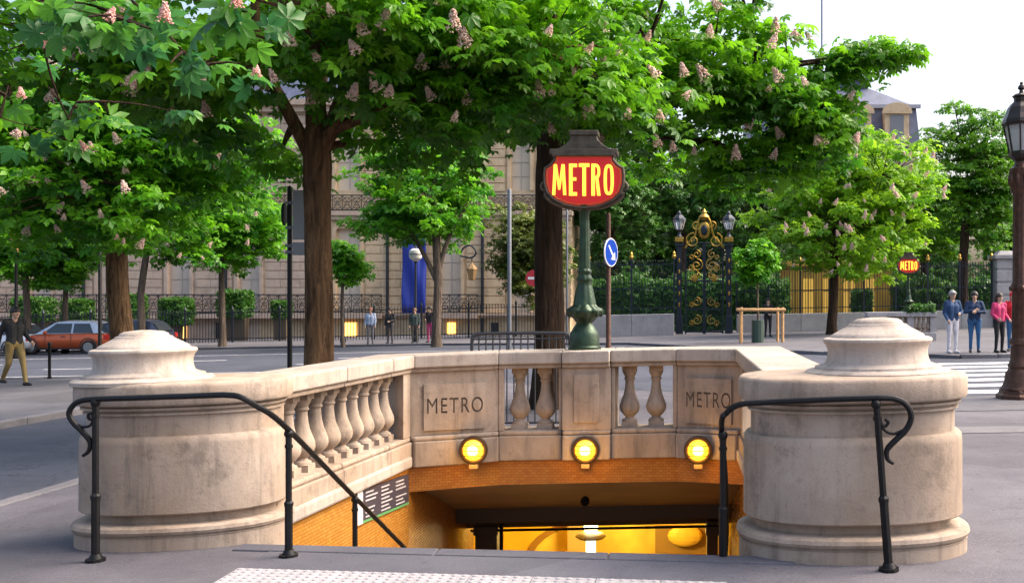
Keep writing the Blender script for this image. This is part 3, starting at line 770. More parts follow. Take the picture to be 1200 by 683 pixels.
# bulkhead lamps
AMBER = mat('amber_lens', (1, .7, .1), .3, emit=(1, .34, .012), es=1.0)
AMBERC = mat('amber_core', (1, .9, .4), .3, emit=(1, .60, .11), es=2.2)
HOUS = mat('lamp_housing', (.07, .04, .02), .4, .6)
for px, lab in ((555, 'round amber wall lamp below the engraved panel by the route board'), (686, 'round amber wall lamp below the lamp post pier'), (818, 'round amber wall lamp below the engraved panel by the right handrail')):
    yb = 10.24 if px == 686 else 10.17
    if px != 686: yb = 10.06
    c = at(px, 527, yb); 
    root = empty('wall_lamp', c, lab, 'wall lamp', 'round amber lamps on the stair wall')
    def lay(mb):
        mb.v = [(c.x + x, c.y - z, c.z + y) for x, y, z in mb.v]; return mb
    mb = MB(); mb.lathe([(.10, -.14), (.125, -.06), (.142, -.02), (.146, .01), (.142, .03), (.125, .038), (.112, .036), (.105, .02)], seg=28); lay(mb).build('housing', HOUS, root, smooth=True)
    mb = MB(); mb.lathe([(.108, .018), (.104, .03), (.085, .05), (.05, .063), (.001, .068)], seg=24); lay(mb).build('lens', AMBER, root, smooth=True)
    mb = MB(); mb.lathe([(.06, .058), (.05, .066), (.03, .072), (.001, .075)], seg=16); lay(mb).build('bulb', AMBERC, root, smooth=True)
    for k in (-1, 0, 1):
        mb = MB(); mb.tube([(.105 * math.cos(t), k * .05, .035 + .045 * math.sin(t)) for t in [PI * j / 8 for j in range(9)]], .004, 5); lay(mb).build('guard_wire', HOUS, root)
    mb = MB(); mb.box((0, -.165, 0), (.09, .05, .06)); lay(mb).build('drip_box', mat('lamp_box', (.4, .25, .1), .5), root, bevel=.01)
    plight('lamp_light', (c.x, c.y - .25, c.z - .06), 2.6, (1, .52, .10), .09, root)

# route board on the tiled wall
rb = empty('route_board', (-2.66, 9.4, -.4), 'dark route board with pale text lines on the tiled stair wall', 'sign')
Y0, Y1 = 8.72, 9.98
def rbp(t, u): # t along, u down 0..1
    return (-.0904 * (10.03 - Y0 - (Y1 - Y0) * t), Y0 + (Y1 - Y0) * t, -.085 - .06 * t - .30 * u - .01 * t)
def rquad(name, t0, t1, u0, u1, x, m, th=.004):
    P = [rbp(t0, u0), rbp(t1, u0), rbp(t1, u1), rbp(t0, u1)]
    mb = MB(); mb.add([(x + p[0], p[1], p[2]) for p in P] + [(x - th + p[0], p[1], p[2]) for p in P], [(0, 1, 2, 3)[::-1], (0, 1, 5, 4), (1, 2, 6, 5), (2, 3, 7, 6), (3, 0, 4, 7), (4, 5, 6, 7)]); return mb.build(name, m, rb)
rquad('board', 0, 1, 0, 1, -2.655, mat('board_dark', (.05, .045, .06), .4), .03)
rquad('white_edge', 0, .09, 0, 1, -2.652, mat('board_white', (.7, .68, .66), .5))
rquad('green_line', .09, 1, .93, 1, -2.652, mat('board_green', (.1, .3, .1), .5))
for j in range(7):
    for k in range(3):
        L = random.uniform(.13, .23)
        if (j, k) in ((3, 0), (3, 2)): continue
        rquad('text_line', .14 + k * .29, .14 + k * .29 + L, .10 + j * .12, .10 + j * .12 + .045, -2.652, mat('board_text', (.45, .43, .45), .5))

# ------------------------------------------------------------------ handrails
def catmull(pts, n=6):
    P = [Vector(p) for p in pts]; P = [P[0] * 2 - P[1]] + P + [P[-1] * 2 - P[-2]]; out = []
    for i in range(1, len(P) - 2):
        for k in range(n):
            t = k / n
            out.append(.5 * ((2 * P[i]) + (P[i + 1] - P[i - 1]) * t + (2 * P[i - 1] - 5 * P[i] + 4 * P[i + 1] - P[i + 2]) * t * t + (3 * P[i] - P[i - 1] - 3 * P[i + 1] + P[i + 2]) * t ** 3))
    out.append(P[-2]); return out
def rail(pts, r, seg=8): return MB().tube(pts, r, seg)
def post(x, y, z0, z1, parent, lean=(0, 0)):
    mb = MB()
    h = z1 - z0
    def L(z): return (x + lean[0] * (z - z0) / h, y, z)
    mb.tube([L(z0), L(z0 + .02)], .06, 10); mb.tube([L(z0 + .015), L(z0 + .05)], [.045, .03], 10)
    mb.tube([L(z0 + .03), L(z0 + .42 * min(1, h))], .0265, 8); mb.tube([L(z0 + .40 * min(1, h)), L(z0 + .425 * min(1, h)), L(z0 + .44 * min(1, h))], [.03, .032, .022], 8)
    mb.tube([L(z0 + .43 * min(1, h)), L(z1 - .05)], .021, 8)
    mb.tube([L(z1 - .12), L(z1 - .10)], .027, 8); mb.ball((x + lean[0], y, z1 - .028), .031, 10, 6)
    o = mb.build('post', IRON, parent, smooth=True); return o
hr = empty('handrail', (-3.75, 6.45, gz(-3.75, 6.45)), 'black iron handrail with scroll end beside the drum pillar at the side road', 'handrail')
YL = 6.45
head = [at(97, 534, YL), at(104, 528, YL), at(105.5, 517, YL), at(97, 506, YL), at(86, 495, YL), at(81, 484, YL), at(87, 473.5, YL), at(97, 469, YL), at(112, 467.5, YL)]
curve = catmull(head, 5) + [at(160, 466, 6.36), at(220, 464, 6.22), at(262, 462.5, 6.06)]
tailp = catmull([at(262, 462.5, 6.06), at(280, 464.5, 6.02), at(298, 474, 6.08), Vector((-2.5, 6.36, .80)), Vector((-2.5, 7.48, .215)), Vector((-2.5, 9.3, -.74)), Vector((-2.5, 11.0, -1.63))], 6)
full = [Vector(p) for p in curve] + tailp[1:]
rr = [(.010 + .0085 * min(1, i / 12)) for i in range(len(full))]
rail(full, rr).build('rail', IRON, hr, smooth=True)
c = at(101, 493, YL)
rail([Vector(p) for p in catmull([at(110, 489, YL), at(106, 498, YL), at(97, 500, YL), at(92, 497, YL)], 5)] , .009).build('scroll', IRON, hr, smooth=True)
rail(catmull([at(109, 492, YL), at(104, 490, YL), at(104, 485, YL), at(108, 484, YL)], 4), .010).build('scroll', IRON, hr, smooth=True)
post(xat(112, YL), YL, gz(-3.75, YL), .955, hr)
post(-2.5, 6.46, gz(-2.5, 6.46), .755, hr)
post(-2.5, 7.80, -.70, .06, hr); post(-2.5, 9.4, -1.6, -.78, hr)
hr2 = empty('handrail', (1.26, 5.83, gz(1.26, 5.83)), 'black iron handrail with scroll end and leaning post on the asphalt pavement', 'handrail')
YR = 5.84
head = [at(1047, 543, YR), at(1040, 537, YR), at(1040, 526, YR), at(1050, 515, YR), at(1062, 503, YR), at(1068, 488, YR), at(1062, 474, YR), at(1048, 467, YR), at(1028, 466, YR)]
curve = catmull(head, 5) + [at(980, 467.5, 5.9), at(920, 470, 5.97)]
tailp = catmull([at(900, 471, 6.0), at(868, 473.5, 6.03), at(852, 483, 6.08), Vector((.295, 6.20, .80)), Vector((.38, 7.3, .22)), Vector((.47, 9.0, -.67)), Vector((.5, 11, -1.7))], 6)
full = [Vector(p) for p in curve] + tailp
rr = [(.010 + .0085 * min(1, i / 12)) for i in range(len(full))]
rail(full, rr).build('rail', IRON, hr2, smooth=True)
rail(catmull([at(1031, 490, YR), at(1036, 503, YR), at(1047, 508, YR), at(1060, 503, YR)], 5), .009).build('scroll', IRON, hr2, smooth=True)
rail(catmull([at(1033, 498, YR), at(1038, 499, YR), at(1041, 494, YR), at(1037, 491, YR)], 4), .010).build('scroll', IRON, hr2, smooth=True)
post(1.26, YR, gz(1.26, YR), 1.01, hr2, lean=(-.075, 0))
post(.305, 6.22, gz(.3, 6.2) - .05, .775, hr2)
post(.40, 7.8, -.72, -.0, hr2)

# ------------------------------------------------------------------ METRO lamp sign
YS = 10.52; SXc = xat(685, YS)
def sp(px, py): p = at(px, py, YS); return (p.x, p.z)
S = empty('metro_sign', (SXc, YS, 1.1), 'red illuminated METRO sign on green fluted lamp post above the balustrade', 'sign')
ZB = 1.105 + gx(SXc) - .004
def zpy(py): return CH - (py - PY) / F * YS
pr = [(.175, ZB), (.175, ZB + .03), (.16, ZB + .045), (.155, zpy(392)), (.14, zpy(388)), (.125, zpy(385)), (.10, zpy(381)), (.085, zpy(378.5)), (.095, zpy(376))]
mb = MB(); mb.lathe(pr, (SXc, YS, 0), 32); mb.build('foot', GREEN, S, smooth=True)
sc8 = lambda t, z: 1 + .13 * abs(math.cos(4.5 * t)) - .06
mb = MB(); mb.lathe([(.09, zpy(377)), (.115, zpy(373)), (.165, zpy(369)), (.185, zpy(365)), (.178, zpy(362)), (.13, zpy(359)), (.12, zpy(357))], (SXc, YS, 0), 72, mod=sc8); mb.build('leaf_collar', GREEN, S, smooth=50)
for k in range(9):
    t = 2 * PI * k / 9; mb = MB(); cx, cy_ = SXc + .17 * math.cos(t), YS + .17 * math.sin(t)
    mb.ball((cx, cy_, zpy(366)), (.03, .03, .05), 8, 6); mb.build('acanthus_leaf', GREEN, S, smooth=True)
mb = MB(); mb.lathe([(.12, zpy(358)), (.115, zpy(354)), (.105, zpy(348)), (.092, zpy(341)), (.078, zpy(335)), (.07, zpy(331)), (.08, zpy(329)), (.082, zpy(326)), (.07, zpy(323.5)), (.066, zpy(321)), (.076, zpy(319)), (.074, zpy(317)), (.06, zpy(315))], (SXc, YS, 0), 48, mod=lambda t, z: 1 + .035 * math.cos(8 * t)); mb.build('vase', GREEN, S, smooth=50)
mb = MB(); mb.lathe([(.063, zpy(316)), (.058, zpy(290)), (.052, zpy(262)), (.050, zpy(250)), (.06, zpy(248)), (.085, zpy(244)), (.1, zpy(241))], (SXc, YS, 0), 48, mod=lambda t, z: 1 - .07 * abs(math.sin(5 * t))); mb.build('column', GREEN, S, smooth=50)
# board outline
def outline(g=0):
    L = [(653, 183.5), (652, 190), (647, 196), (641.5, 199), (640.5, 207), (641, 216), (644, 226), (652, 234), (664, 239.5), (676, 242), (685, 242.5)]
    Rr = [(1370 - x, y) for x, y in L[::-1][1:]]
    P = L + Rr; cx, cy_ = 685, 213
    return [sp(cx + (x - cx) * (1 + g / 44), cy_ + (y - cy_) * (1 + g / 30)) for x, y in P]
RED = mat('sign_red', (.36, .008, .008), .3, emit=(.6, .012, .006), es=.15)
YEL = mat('sign_letter_glow', (1, .75, .1), .4, emit=(1, .46, .02), es=.62)
mb = MB(); mb.prism_xz(outline(3.2), YS - .075, YS + .075); mb.build('sign_frame', BRONZE, S, bevel=.012)
mb = MB(); mb.prism_xz(outline(0), YS - .088, YS + .088); mb.build('red_panel', RED, S, bevel=.006)
# thin gold border line: tube along outline
P = outline(-1.6); mb = MB(); mb.tube([(x, YS - .089, z) for x, z in P] + [(P[0][0], YS - .089, P[0][1])], .0035, 5); mb.build('gold_border', GOLD, S)
P = outline(1.6); mb = MB(); mb.tube([(x, YS - .08, z) for x, z in P] + [(P[0][0], YS - .08, P[0][1])], .016, 8); mb.build('rim', BRONZE, S, smooth=True)
for sgn in (-1, 1):
    cx, cz = sp(685 + sgn * 45.5, 220)
    pts = spiral((cx, YS - .05, cz), .075, .018, R(-100) if sgn < 0 else R(-80), 1.35, 26, sgn=-sgn)
    mb = MB(); mb.tube(pts, [.022 - .010 * i / 25 for i in range(26)], 8); mb.ball((cx, YS - .05, cz), .02, 8, 6); mb.build('scroll', BRONZE, S, smooth=True)
    mb = MB(); mb.tube(catmull([(*sp(685 + sgn * 46, 229.5)[:1], YS - .05, sp(685 + sgn * 46, 229.5)[1]), (sp(685 + sgn * 36, 238)[0], YS - .05, sp(685 + sgn * 36, 238)[1]), (sp(685 + sgn * 20, 243.5)[0], YS - .05, sp(685 + sgn * 20, 243.5)[1]), (sp(685 + sgn * 2, 245.5)[0], YS - .05, sp(685 + sgn * 2, 245.5)[1])], 5), .022, 8); mb.build('lower_moulding', BRONZE, S, smooth=True)
# hood
for (x0, x1, y0, y1) in ((645.5, 724.5, 176.5, 182.5), (648.5, 721.5, 181, 185)):
    a = sp(x0, y0); b = sp(x1, y1); mb = MB(); mb.b2(a[0], b[0], YS - .125, YS + .125, b[1], a[1]); mb.build('hood_slab', BRONZE, S, bevel=.008)
hp = [(652, 177), (658, 174), (664, 170), (669, 165), (670, 160), (700, 160), (701, 165), (706, 170), (712, 174), (718, 177)]
mb = MB(); mb.prism_xz([sp(x, y) for x, y in hp], YS - .09, YS + .09); mb.build('hood', BRONZE, S, bevel=.008)
a = sp(668, 154.5); b = sp(702, 160.5); mb = MB(); mb.b2(a[0], b[0], YS - .11, YS + .11, b[1], a[1]); mb.build('hood_top', BRONZE, S, bevel=.008)
# letters: own narrow bold outlines, unit height 1, y up
def stroke(mb, a, b, w, wb=None, y=0):
    wb = wb or w
    mb.prism_xz([(a[0] - w / 2, a[1]), (a[0] + w / 2, a[1]), (b[0] + wb / 2, b[1]), (b[0] - wb / 2, b[1])], y, y + .02)
def bar(mb, x0, x1, z0, z1, y=0): mb.prism_xz([(x0, z0), (x1, z0), (x1, z1), (x0, z1)], y, y + .02)
def ring(mb, cx, cz, rx, rz, tx, tz, a0=0, a1=2 * PI, n=20, e=2.8, y=0):
    def pt(a, rx, rz):
        c, s = math.cos(a), math.sin(a); return (cx + rx * math.copysign(abs(c) ** (2 / e), c), cz + rz * math.copysign(abs(s) ** (2 / e), s))
    for k in range(n):
        t0, t1 = a0 + (a1 - a0) * k / n, a0 + (a1 - a0) * (k + 1) / n
        mb.prism_xz([pt(t0, rx, rz), pt(t1, rx, rz), pt(t1, rx - tx, rz - tz), pt(t0, rx - tx, rz - tz)], y, y + .02)
def letter(ch):
    mb = MB()
    if ch == 'M':
        stroke(mb, (-.27, 0), (-.19, 1), .15, .15, 0); stroke(mb, (.27, 0), (.19, 1), .15, .15, .0004)
        stroke(mb, (0, .18), (-.17, 1), .10, .12, .0008); stroke(mb, (0, .18), (.17, 1), .10, .12, .0012)
    if ch == 'E':
        bar(mb, -.19, -.02, 0, 1); bar(mb, -.02, .19, 0, .11, .0004); bar(mb, -.02, .16, .47, .57, .0004); bar(mb, -.02, .19, .89, 1, .0004)
    if ch == 'T':
        bar(mb, -.085, .085, 0, .89); bar(mb, -.25, .25, .89, 1, .0004)
    if ch == 'R':
        bar(mb, -.21, -.04, 0, 1); ring(mb, -.04, .755, .25, .245, .13, .10, -PI / 2, PI / 2, 14, 2.4, .0004)
        stroke(mb, (.15, 0), (.05, .55), .16, .14, .0008)
    if ch == 'O': ring(mb, 0, .5, .24, .5, .15, .10, n=28)
    return mb
hL = .335; z0 = zpy(230.5)
for ch, px, hh in (('M', 656.5, .96), ('E', 672.5, 1.0), ('T', 685.5, 1.02), ('R', 699, 1.0), ('O', 714, .96)):
    mb = letter(ch); cx = sp(px, 0)[0]
    mb.v = [(cx + x * hL * (.66 if ch != 'M' else .64), YS - .096 + y, z0 + (1 - hh) * hL * .5 + z * hL * hh) for x, y, z in mb.v]
    mb.build('letter', YEL, S)
# ================================================================== BUILDINGS
def fx(px, Y): return (px - PX) / F * Y
def fz(py, Y): return CH - (py - PY) / F * Y
YF = 66.0
MAN = empty('stone_mansion', (fx(300, YF), YF, gz(fx(300, YF), YF)), 'long pale limestone mansion with grooved stonework, tall shuttered windows and iron balconies', 'building')
X0, X1 = fx(-160, YF), fx(668, YF)
zb, z1, z2, z3 = fz(367, YF), fz(248, YF), fz(118, YF), fz(40, YF)
WINS = [(-120, 26), (-36, 26), (47, 24), (128, 24), (210, 25), (292, 25), (408, 28), (528, 24), (610, 22)]
# wall with real window recesses: piers between windows plus spandrels
mb = MB(); mbw = MB()
def wallseg(a, b, zz0, zz1, tgt): tgt.b2(a, b, YF, YF + .6, zz0, zz1)
xw = [(fx(c - w_ / 2, YF), fx(c + w_ / 2, YF), c) for c, w_ in WINS]
wz = [(zb + .02, fz(268, YF)), (z1 + 1.4, fz(140, YF))]
FLO = [(-2.4, z1), (z1, z2)]
for fi, (a, b) in enumerate(FLO):
    prev = X0
    for (wa, wb_, c) in xw:
        tgt = mbw if c > 380 else mb
        wallseg(prev, wa, a, b, tgt); wallseg(wa, wb_, a, wz[fi][0], tgt); wallseg(wa, wb_, wz[fi][1], b, tgt); prev = wb_
    wallseg(prev, X1, a, b, mbw)
mb.build('wall', FACADE, MAN); mbw.build('wall', FACADE_W, MAN)
# grooved courses standing proud of the wall between the windows
for tgtm, lo, hi in ((FACADE, -999, 380), (FACADE_W, 380, 999)):
    mb = MB(); prev = -160
    edges = [(-160, None)] + [(c, w_) for c, w_ in WINS] + [(690, None)]
    for i in range(len(edges) - 1):
        a = edges[i][0] + (edges[i][1] / 2 + 7 if edges[i][1] else 0); b = edges[i + 1][0] - (edges[i + 1][1] / 2 + 7 if edges[i + 1][1] else 20)
        if not (lo < (a + b) / 2 <= hi): continue
        for (q0, q1) in ((zb, z1 - .5), (z1 + 1.3, z2 - .4)):
            h = .56; n = int((q1 - q0) / h)
            for k in range(n):
                off = .0 if k % 2 else .35
                xa, xb = fx(a, YF), fx(b, YF); cuts = [xa]
                x = xa + 1.0 + off
                while x < xb - .5: cuts.append(x); x += 1.3
                cuts.append(xb)
                for j in range(len(cuts) - 1): mb.b2(cuts[j] + .012, cuts[j + 1] - .012, YF - .09, YF + .01, q0 + k * h + .05, q0 + (k + 1) * h)
    mb.build('stone_courses', tgtm, MAN, kind='stuff')
# cornices
for (py, dz, pr_, nm) in ((248, .55, .45, 'cornice'), (118, .8, .7, 'cornice'), (367, .3, .5, 'terrace_edge')):
    z = fz(py, YF)
    mb = MB(); mb.b2(X0 - .2, X1 + .2, YF - pr_, YF + .2, z - dz * .5, z); mb.b2(X0 - .1, X1 + .1, YF - pr_ * .6, YF + .2, z - dz, z - dz * .5 - .003); mb.build(nm, FACADE, MAN)
SHUT = mat('closed_blind', (.58, .50, .43), .7, var=.08, vscale=.6)
SHUTW = mat('closed_blind_lit', (.66, .56, .44), .7, var=.06, vscale=.6)  # blinds of the warm-lit part, the light mixed into their colour
FRAME = FACADE
for (wa, wb_, c) in xw:
    for fi in (0, 1):
        a, b = wz[fi]; wd = wb_ - wa
        mb = MB(); mb.b2(wa + .003, wb_ - .003, YF + .38, YF + .44, a, b); wn = mb.build('window', SHUTW if c > 380 else SHUT, MAN)
        mb = MB()
        for s in (wa - .24, wb_ + .02): mb.b2(s, s + .22, YF - .12, YF + .1, a, b + .1)
        n = 10; cx = (wa + wb_) / 2; rx = wd / 2
        for k in range(n):
            t0, t1 = PI * k / n, PI * (k + 1) / n
            mb.prism_xz([(cx + rx * math.cos(t0), b - .25 + .55 * math.sin(t0)), (cx + rx * math.cos(t1), b - .25 + .55 * math.sin(t1)), (cx + (rx + .24) * math.cos(t1), b - .25 + .82 * math.sin(t1)), (cx + (rx + .24) * math.cos(t0), b - .25 + .82 * math.sin(t0))], YF - .13, YF + .05)
        mb.box((cx, YF - .14, b + .45), (.3, .24, .55)); mb.build('surround', FACADE_W if c > 380 else FACADE, wn)
        mb = MB(); mb.b2(cx - .03, cx + .03, YF + .33, YF + .379, a, b)
        for q in range(1, 5): mb.b2(wa + .05, wb_ - .05, YF + .335, YF + .375, a + (b - a) * q / 5, a + (b - a) * q / 5 + .05)
        mb.build('glazing_bar', mat('window_frame_paint', (.5, .44, .38), .6), wn)
# balconies
def ironwork(xa, xb, y, za, zc, step=.55):
    mb = MB()
    for z in (za, zc): mb.b2(xa, xb, y - .03, y + .03, z - .035, z + .035)
    n = max(1, int((xb - xa) / step)); s = (xb - xa) / n; zm = (za + zc) / 2; r = min(s * .40, (zc - za) * .40)
    for k in range(n + 1): mb.b2(xa + k * s - .018, xa + k * s + .018, y - .018, y + .018, za, zc)
    for k in range(n):
        cx = xa + (k + .5) * s
        mb.tube([(cx + r * math.cos(2 * PI * j / 10), y, zm + .17 + r * .62 * math.sin(2 * PI * j / 10)) for j in range(11)], .022, 4, caps=False)
        mb.tube([(cx + r * .8 * math.cos(2 * PI * j / 10), y, zm - .26 + r * .55 * math.sin(2 * PI * j / 10)) for j in range(11)], .022, 4, caps=False)
        mb.tube([(cx - s * .45, y, za + .05), (cx - s * .1, y, zm), (cx + s * .45, y, zc - .05)], .018, 4, caps=False)
        mb.tube([(cx + s * .45, y, za + .05), (cx + s * .1, y, zm), (cx - s * .45, y, zc - .05)], .018, 4, caps=False)
    return mb
for a, b in ((-160, -60), (-58, 66), (68, 190), (191, 262), (263, 330), (331, 384), (392, 450), (518, 562)):
    za = zb + .08; ironwork(fx(a, YF), fx(b, YF), YF - .55, za, za + 1.15).build('balcony_rail', IRON2, MAN)
    mb = MB(); mb.b2(fx(a, YF), fx(b, YF), YF - .75, YF - .002, zb - .32, zb + .02); mb.build('balcony_slab', FACADE, MAN)
for a, b in ((-160, 100), (102, 300), (302, 470), (472, 668)):
    ironwork(fx(a, YF), fx(b, YF), YF - .3, z1 + .08, z1 + 1.05, .6).build('balcony_rail', IRON2, MAN)
for px in (455, 566, 100, 266):
    mb = MB(); mb.tube([(fx(px, YF), YF - .2, -2), (fx(px, YF), YF - .2, z1 - .5)], .10, 8); mb.build('downpipe', IRON2, MAN, smooth=True)
# mansard roof
mb = MB(); mb.add([(X0, YF - .3, z2), (X1, YF - .3, z2), (X1 - 1, YF + 3, z2 + 5), (X0, YF + 3, z2 + 5), (X0, YF + 14, z2), (X1, YF + 14, z2), (X1 - 1, YF + 10, z2 + 5), (X0, YF + 10, z2 + 5)],
                  [(0, 1, 2, 3), (1, 5, 6, 2), (3, 2, 6, 7), (5, 4, 7, 6)]); mb.build('roof', SLATE, MAN)
mb = MB(); mb.b2(X1 - .6, X1 - .002, YF + .61, YF + 14, -2.4, z2); mb.build('side_wall', FACADE_W, MAN)
# basement openings, some lit
LIT = mat('lit_window', (1, .6, .15), .5, emit=(1, .55, .10), es=1.6); DARKW = mat('dark_opening', (.02, .02, .025), .4)
for px, wd, lit in ((213, 11, 1), (120, 16, 0), (60, 16, 0), (20, 12, 0), (260, 14, 0), (411, 14, 1), (529, 9, 1), (580, 9, 0)):
    mb = MB(); mb.b2(fx(px - wd / 2, YF), fx(px + wd / 2, YF), YF - .05, YF + .02, fz(396, YF), fz(378, YF)); o = mb.build('basement_window', LIT if lit else DARKW, MAN)
# blue banner
BLUE = mat('blue_cloth', (.008, .03, .30), .55, spec=.6)
mb = MB(); n = 14
pts = []
for k in range(n + 1):
    x = fx(471 + 28 * k / n, YF - 1.0); pts.append((x, YF - 1.0 + .03 * math.sin(k * 1.9) + .02 * math.sin(k * 4.1)))
vs = []; m = 8
for j in range(m + 1):
    z = fz(367, YF - 1) + (fz(272, YF - 1) - fz(367, YF - 1)) * j / m
    vs += [(x, y - .12 * math.sin(j * .9 + i * .5), z) for i, (x, y) in enumerate(pts)]
fs = [(j * (n + 1) + i, j * (n + 1) + i + 1, (j + 1) * (n + 1) + i + 1, (j + 1) * (n + 1) + i) for j in range(m) for i in range(n)]
mb.add(vs, fs); o = mb.build('hanging_banner', BLUE, None, smooth=180); tag(o, 'tall plain deep blue cloth banner hanging on the mansion wall', 'banner')
md = o.modifiers.new('solid', 'SOLIDIFY'); md.thickness = .02
# wall lantern on a scroll bracket
WLn = empty('wall_lantern', (fx(553, 64), 64, fz(318, 64)), 'iron wall lantern on a scroll bracket beside the mansion balcony', 'lantern')
def P64(px, py, y=64.0): p = at(px, py, y); return (p.x, p.y, p.z)
mb = MB(); mb.tube(catmull([P64(540, 300), P64(552, 302), P64(558, 296), P64(552, 288), P64(544, 290), P64(540, 296)], 5), .06, 6); mb.tube([P64(553, 301), P64(553, 310)], .04, 6)
mb.tube([P64(540, 300), (P64(540, 300)[0], YF, P64(540, 300)[2])], .06, 6); mb.build('bracket', IRON2, WLn)
mb = MB(); q = P64(553, 335); mb.lathe([(.05, .35), (.2, .4), (.33, 1.0), (.36, 1.03), (.36, 1.1), (.2, 1.3), (.06, 1.45), (.03, 1.6)], q, 6); mb.build('lantern_body', mat('warm_lantern', (.35, .22, .1), .4, .3), WLn)

# iron fence in front of the mansion
def fence(label, xa, xb, Y, zbase_f, h, post_step, bar_step, material, name='iron_fence', base_h=0, basemat=None, Yb=None, spear=True, gold=False):
    Yb = Y if Yb is None else Yb
    root = empty(name, ((xa + xb) / 2, (Y + Yb) / 2, zbase_f((xa + xb) / 2)), label, 'fence')
    L = xb - xa; yy = lambda x: Y + (Yb - Y) * (x - xa) / L
    n = max(1, int(L / post_step))
    for k in range(n + 1):
        x = xa + L * k / n; z = zbase_f(x) + base_h; mb = MB(); mb.b2(x - .05, x + .05, yy(x) - .05, yy(x) + .05, z - .1, z + h + .12); mb.lathe([(.05, 0), (.08, .05), (.05, .12), (.01, .25)], (x, yy(x), z + h + .1), 6); mb.build('post', material, root)
        if gold:
            mb = MB(); mb.lathe([(.02, 0), (.10, .08), (.12, .18), (.06, .26), (.09, .32), (.01, .45)], (x, yy(x), z + h + .14), 8); mb.build('gilt_finial', GOLD, root)
    for k in range(n):
        a, b = xa + L * k / n, xa + L * (k + 1) / n; za, zb_ = zbase_f(a) + base_h, zbase_f(b) + base_h; mb = MB()
        for q in ((.12, .96) if h < 2 else (.12, .5 if gold else .9, .96)):
            mb.add([(a, yy(a) - .02, za + h * q - .025), (b, yy(b) - .02, zb_ + h * q - .025), (b, yy(b) - .02, zb_ + h * q + .025), (a, yy(a) - .02, za + h * q + .025),
                    (a, yy(a) + .02, za + h * q - .025), (b, yy(b) + .02, zb_ + h * q - .025), (b, yy(b) + .02, zb_ + h * q + .025), (a, yy(a) + .02, za + h * q + .025)],
                   [(0, 1, 2, 3), (5, 4, 7, 6), (3, 2, 6, 7), (1, 0, 4, 5)])
        m = max(1, int((b - a) / bar_step))
        for j in range(1, m):
            x = a + (b - a) * j / m; z = zbase_f(x) + base_h
            mb.box((x, yy(x), z + h * .5), (.028, .028, h)); 
            if spear: mb.lathe([(.014, 0), (.03, .05), (.002, .14)], (x, yy(x), z + h), 4)
        mb.build('fence_panel', material, root)
        if base_h:
            mb = MB(); za, zb_ = zbase_f(a), zbase_f(b)
            g = .004
            mb.add([(a + g, yy(a) - .25, za - .3), (b - g, yy(b) - .25, zb_ - .3), (b - g, yy(b) + .25, zb_ - .3), (a + g, yy(a) + .25, za - .3),
                    (a + g, yy(a) - .25, za + base_h), (b - g, yy(b) - .25, zb_ + base_h), (b - g, yy(b) + .25, zb_ + base_h), (a + g, yy(a) + .25, za + base_h)],
                   [(0, 1, 5, 4), (1, 2, 6, 5), (3, 0, 4, 7), (2, 3, 7, 6), (4, 5, 6, 7)])
            mb.build('base_stone', basemat, root, bevel=.03)
    return root
fence('long low black iron fence along the pavement before the mansion', fx(-60, 57), fx(660, 57), 57, lambda x: gz(x, 57) + .10, 1.75, 2.6, .16, IRON2)
fence('tall blue black iron fence on pale stone base between sign and gilded gate', fx(690, 53), fx(790, 53), 53, lambda x: gz(x, 53) + .10, 2.75, 1.55, .14, BLUEIRON, 'palace_fence', 1.15, STONE3, gold=True)
fence('tall blue black iron fence on pale stone base behind the young staked tree', fx(863, 56), fx(1162, 56), 56, lambda x: gz(x, 56) + .10, 2.6, 1.7, .14, BLUEIRON, 'palace_fence', 1.0, STONE3, gold=True)

# ------------------------------------------------------------------ gilded gate
YG = 54.5
G = empty('gilded_gate', (fx(825, YG), YG, gz(fx(825, YG), YG) + .1), 'tall blue black iron gate with gilded crest and lantern piers', 'gate')
gb = gz(fx(825, YG), YG) + .1
for px in (796, 854):
    x = fx(px, YG); top = fz(287, YG)
    mb = MB(); mb.box((x, YG, (gb + top) / 2), (.3, .3, top - gb)); mb.box((x, YG, gb + .5), (.42, .4, 1.0)); mb.box((x, YG, top), (.46, .42, .14)); p = mb.build('pier', BLUEIRON, G, bevel=.02)
    mb = MB()
    mb.box((x, YG - .03, top + .28), (.46, .42, .26)); mb.build('gilt_panel', GOLD, p, bevel=.03)
    for k in range(5):
        mb = MB(); mb.ball((x, YG - .2, gb + 1.6 + k * .6), (.05, .03, .13), 8, 5); mb.build('gilt_boss', GOLD, p)
    mb = MB(); q = (x, YG, top + .45); mb.lathe([(.16, 0), (.10, .1), (.07, .25), (.16, .35), (.2, .4)], q, 8); mb.build('lantern_neck', BLUEIRON, p)
    mb = MB(); q = (x, YG, top + .82); mb.lathe([(.2, 0), (.34, .45), (.36, .5), (.3, .6), (.001, .62)], q, 8); mb.build('lantern_glass', GLASS, p)
    mb = MB()
    for k in range(8):
        t = 2 * PI * k / 8; mb.tube([(q[0] + .2 * math.cos(t), q[1] + .2 * math.sin(t), q[2]), (q[0] + .345 * math.cos(t), q[1] + .345 * math.sin(t), q[2] + .46)], .022, 4)
    mb.lathe([(.38, .5), (.34, .62), (.2, .78), (.1, .86), (.12, .92), (.02, 1.05)], q, 8); mb.build('lantern_frame', BLUEIRON, p)
gx0, gx1 = fx(803.5, YG), fx(847, YG); gm = (gx0 + gx1) / 2; gtop = fz(292, YG)
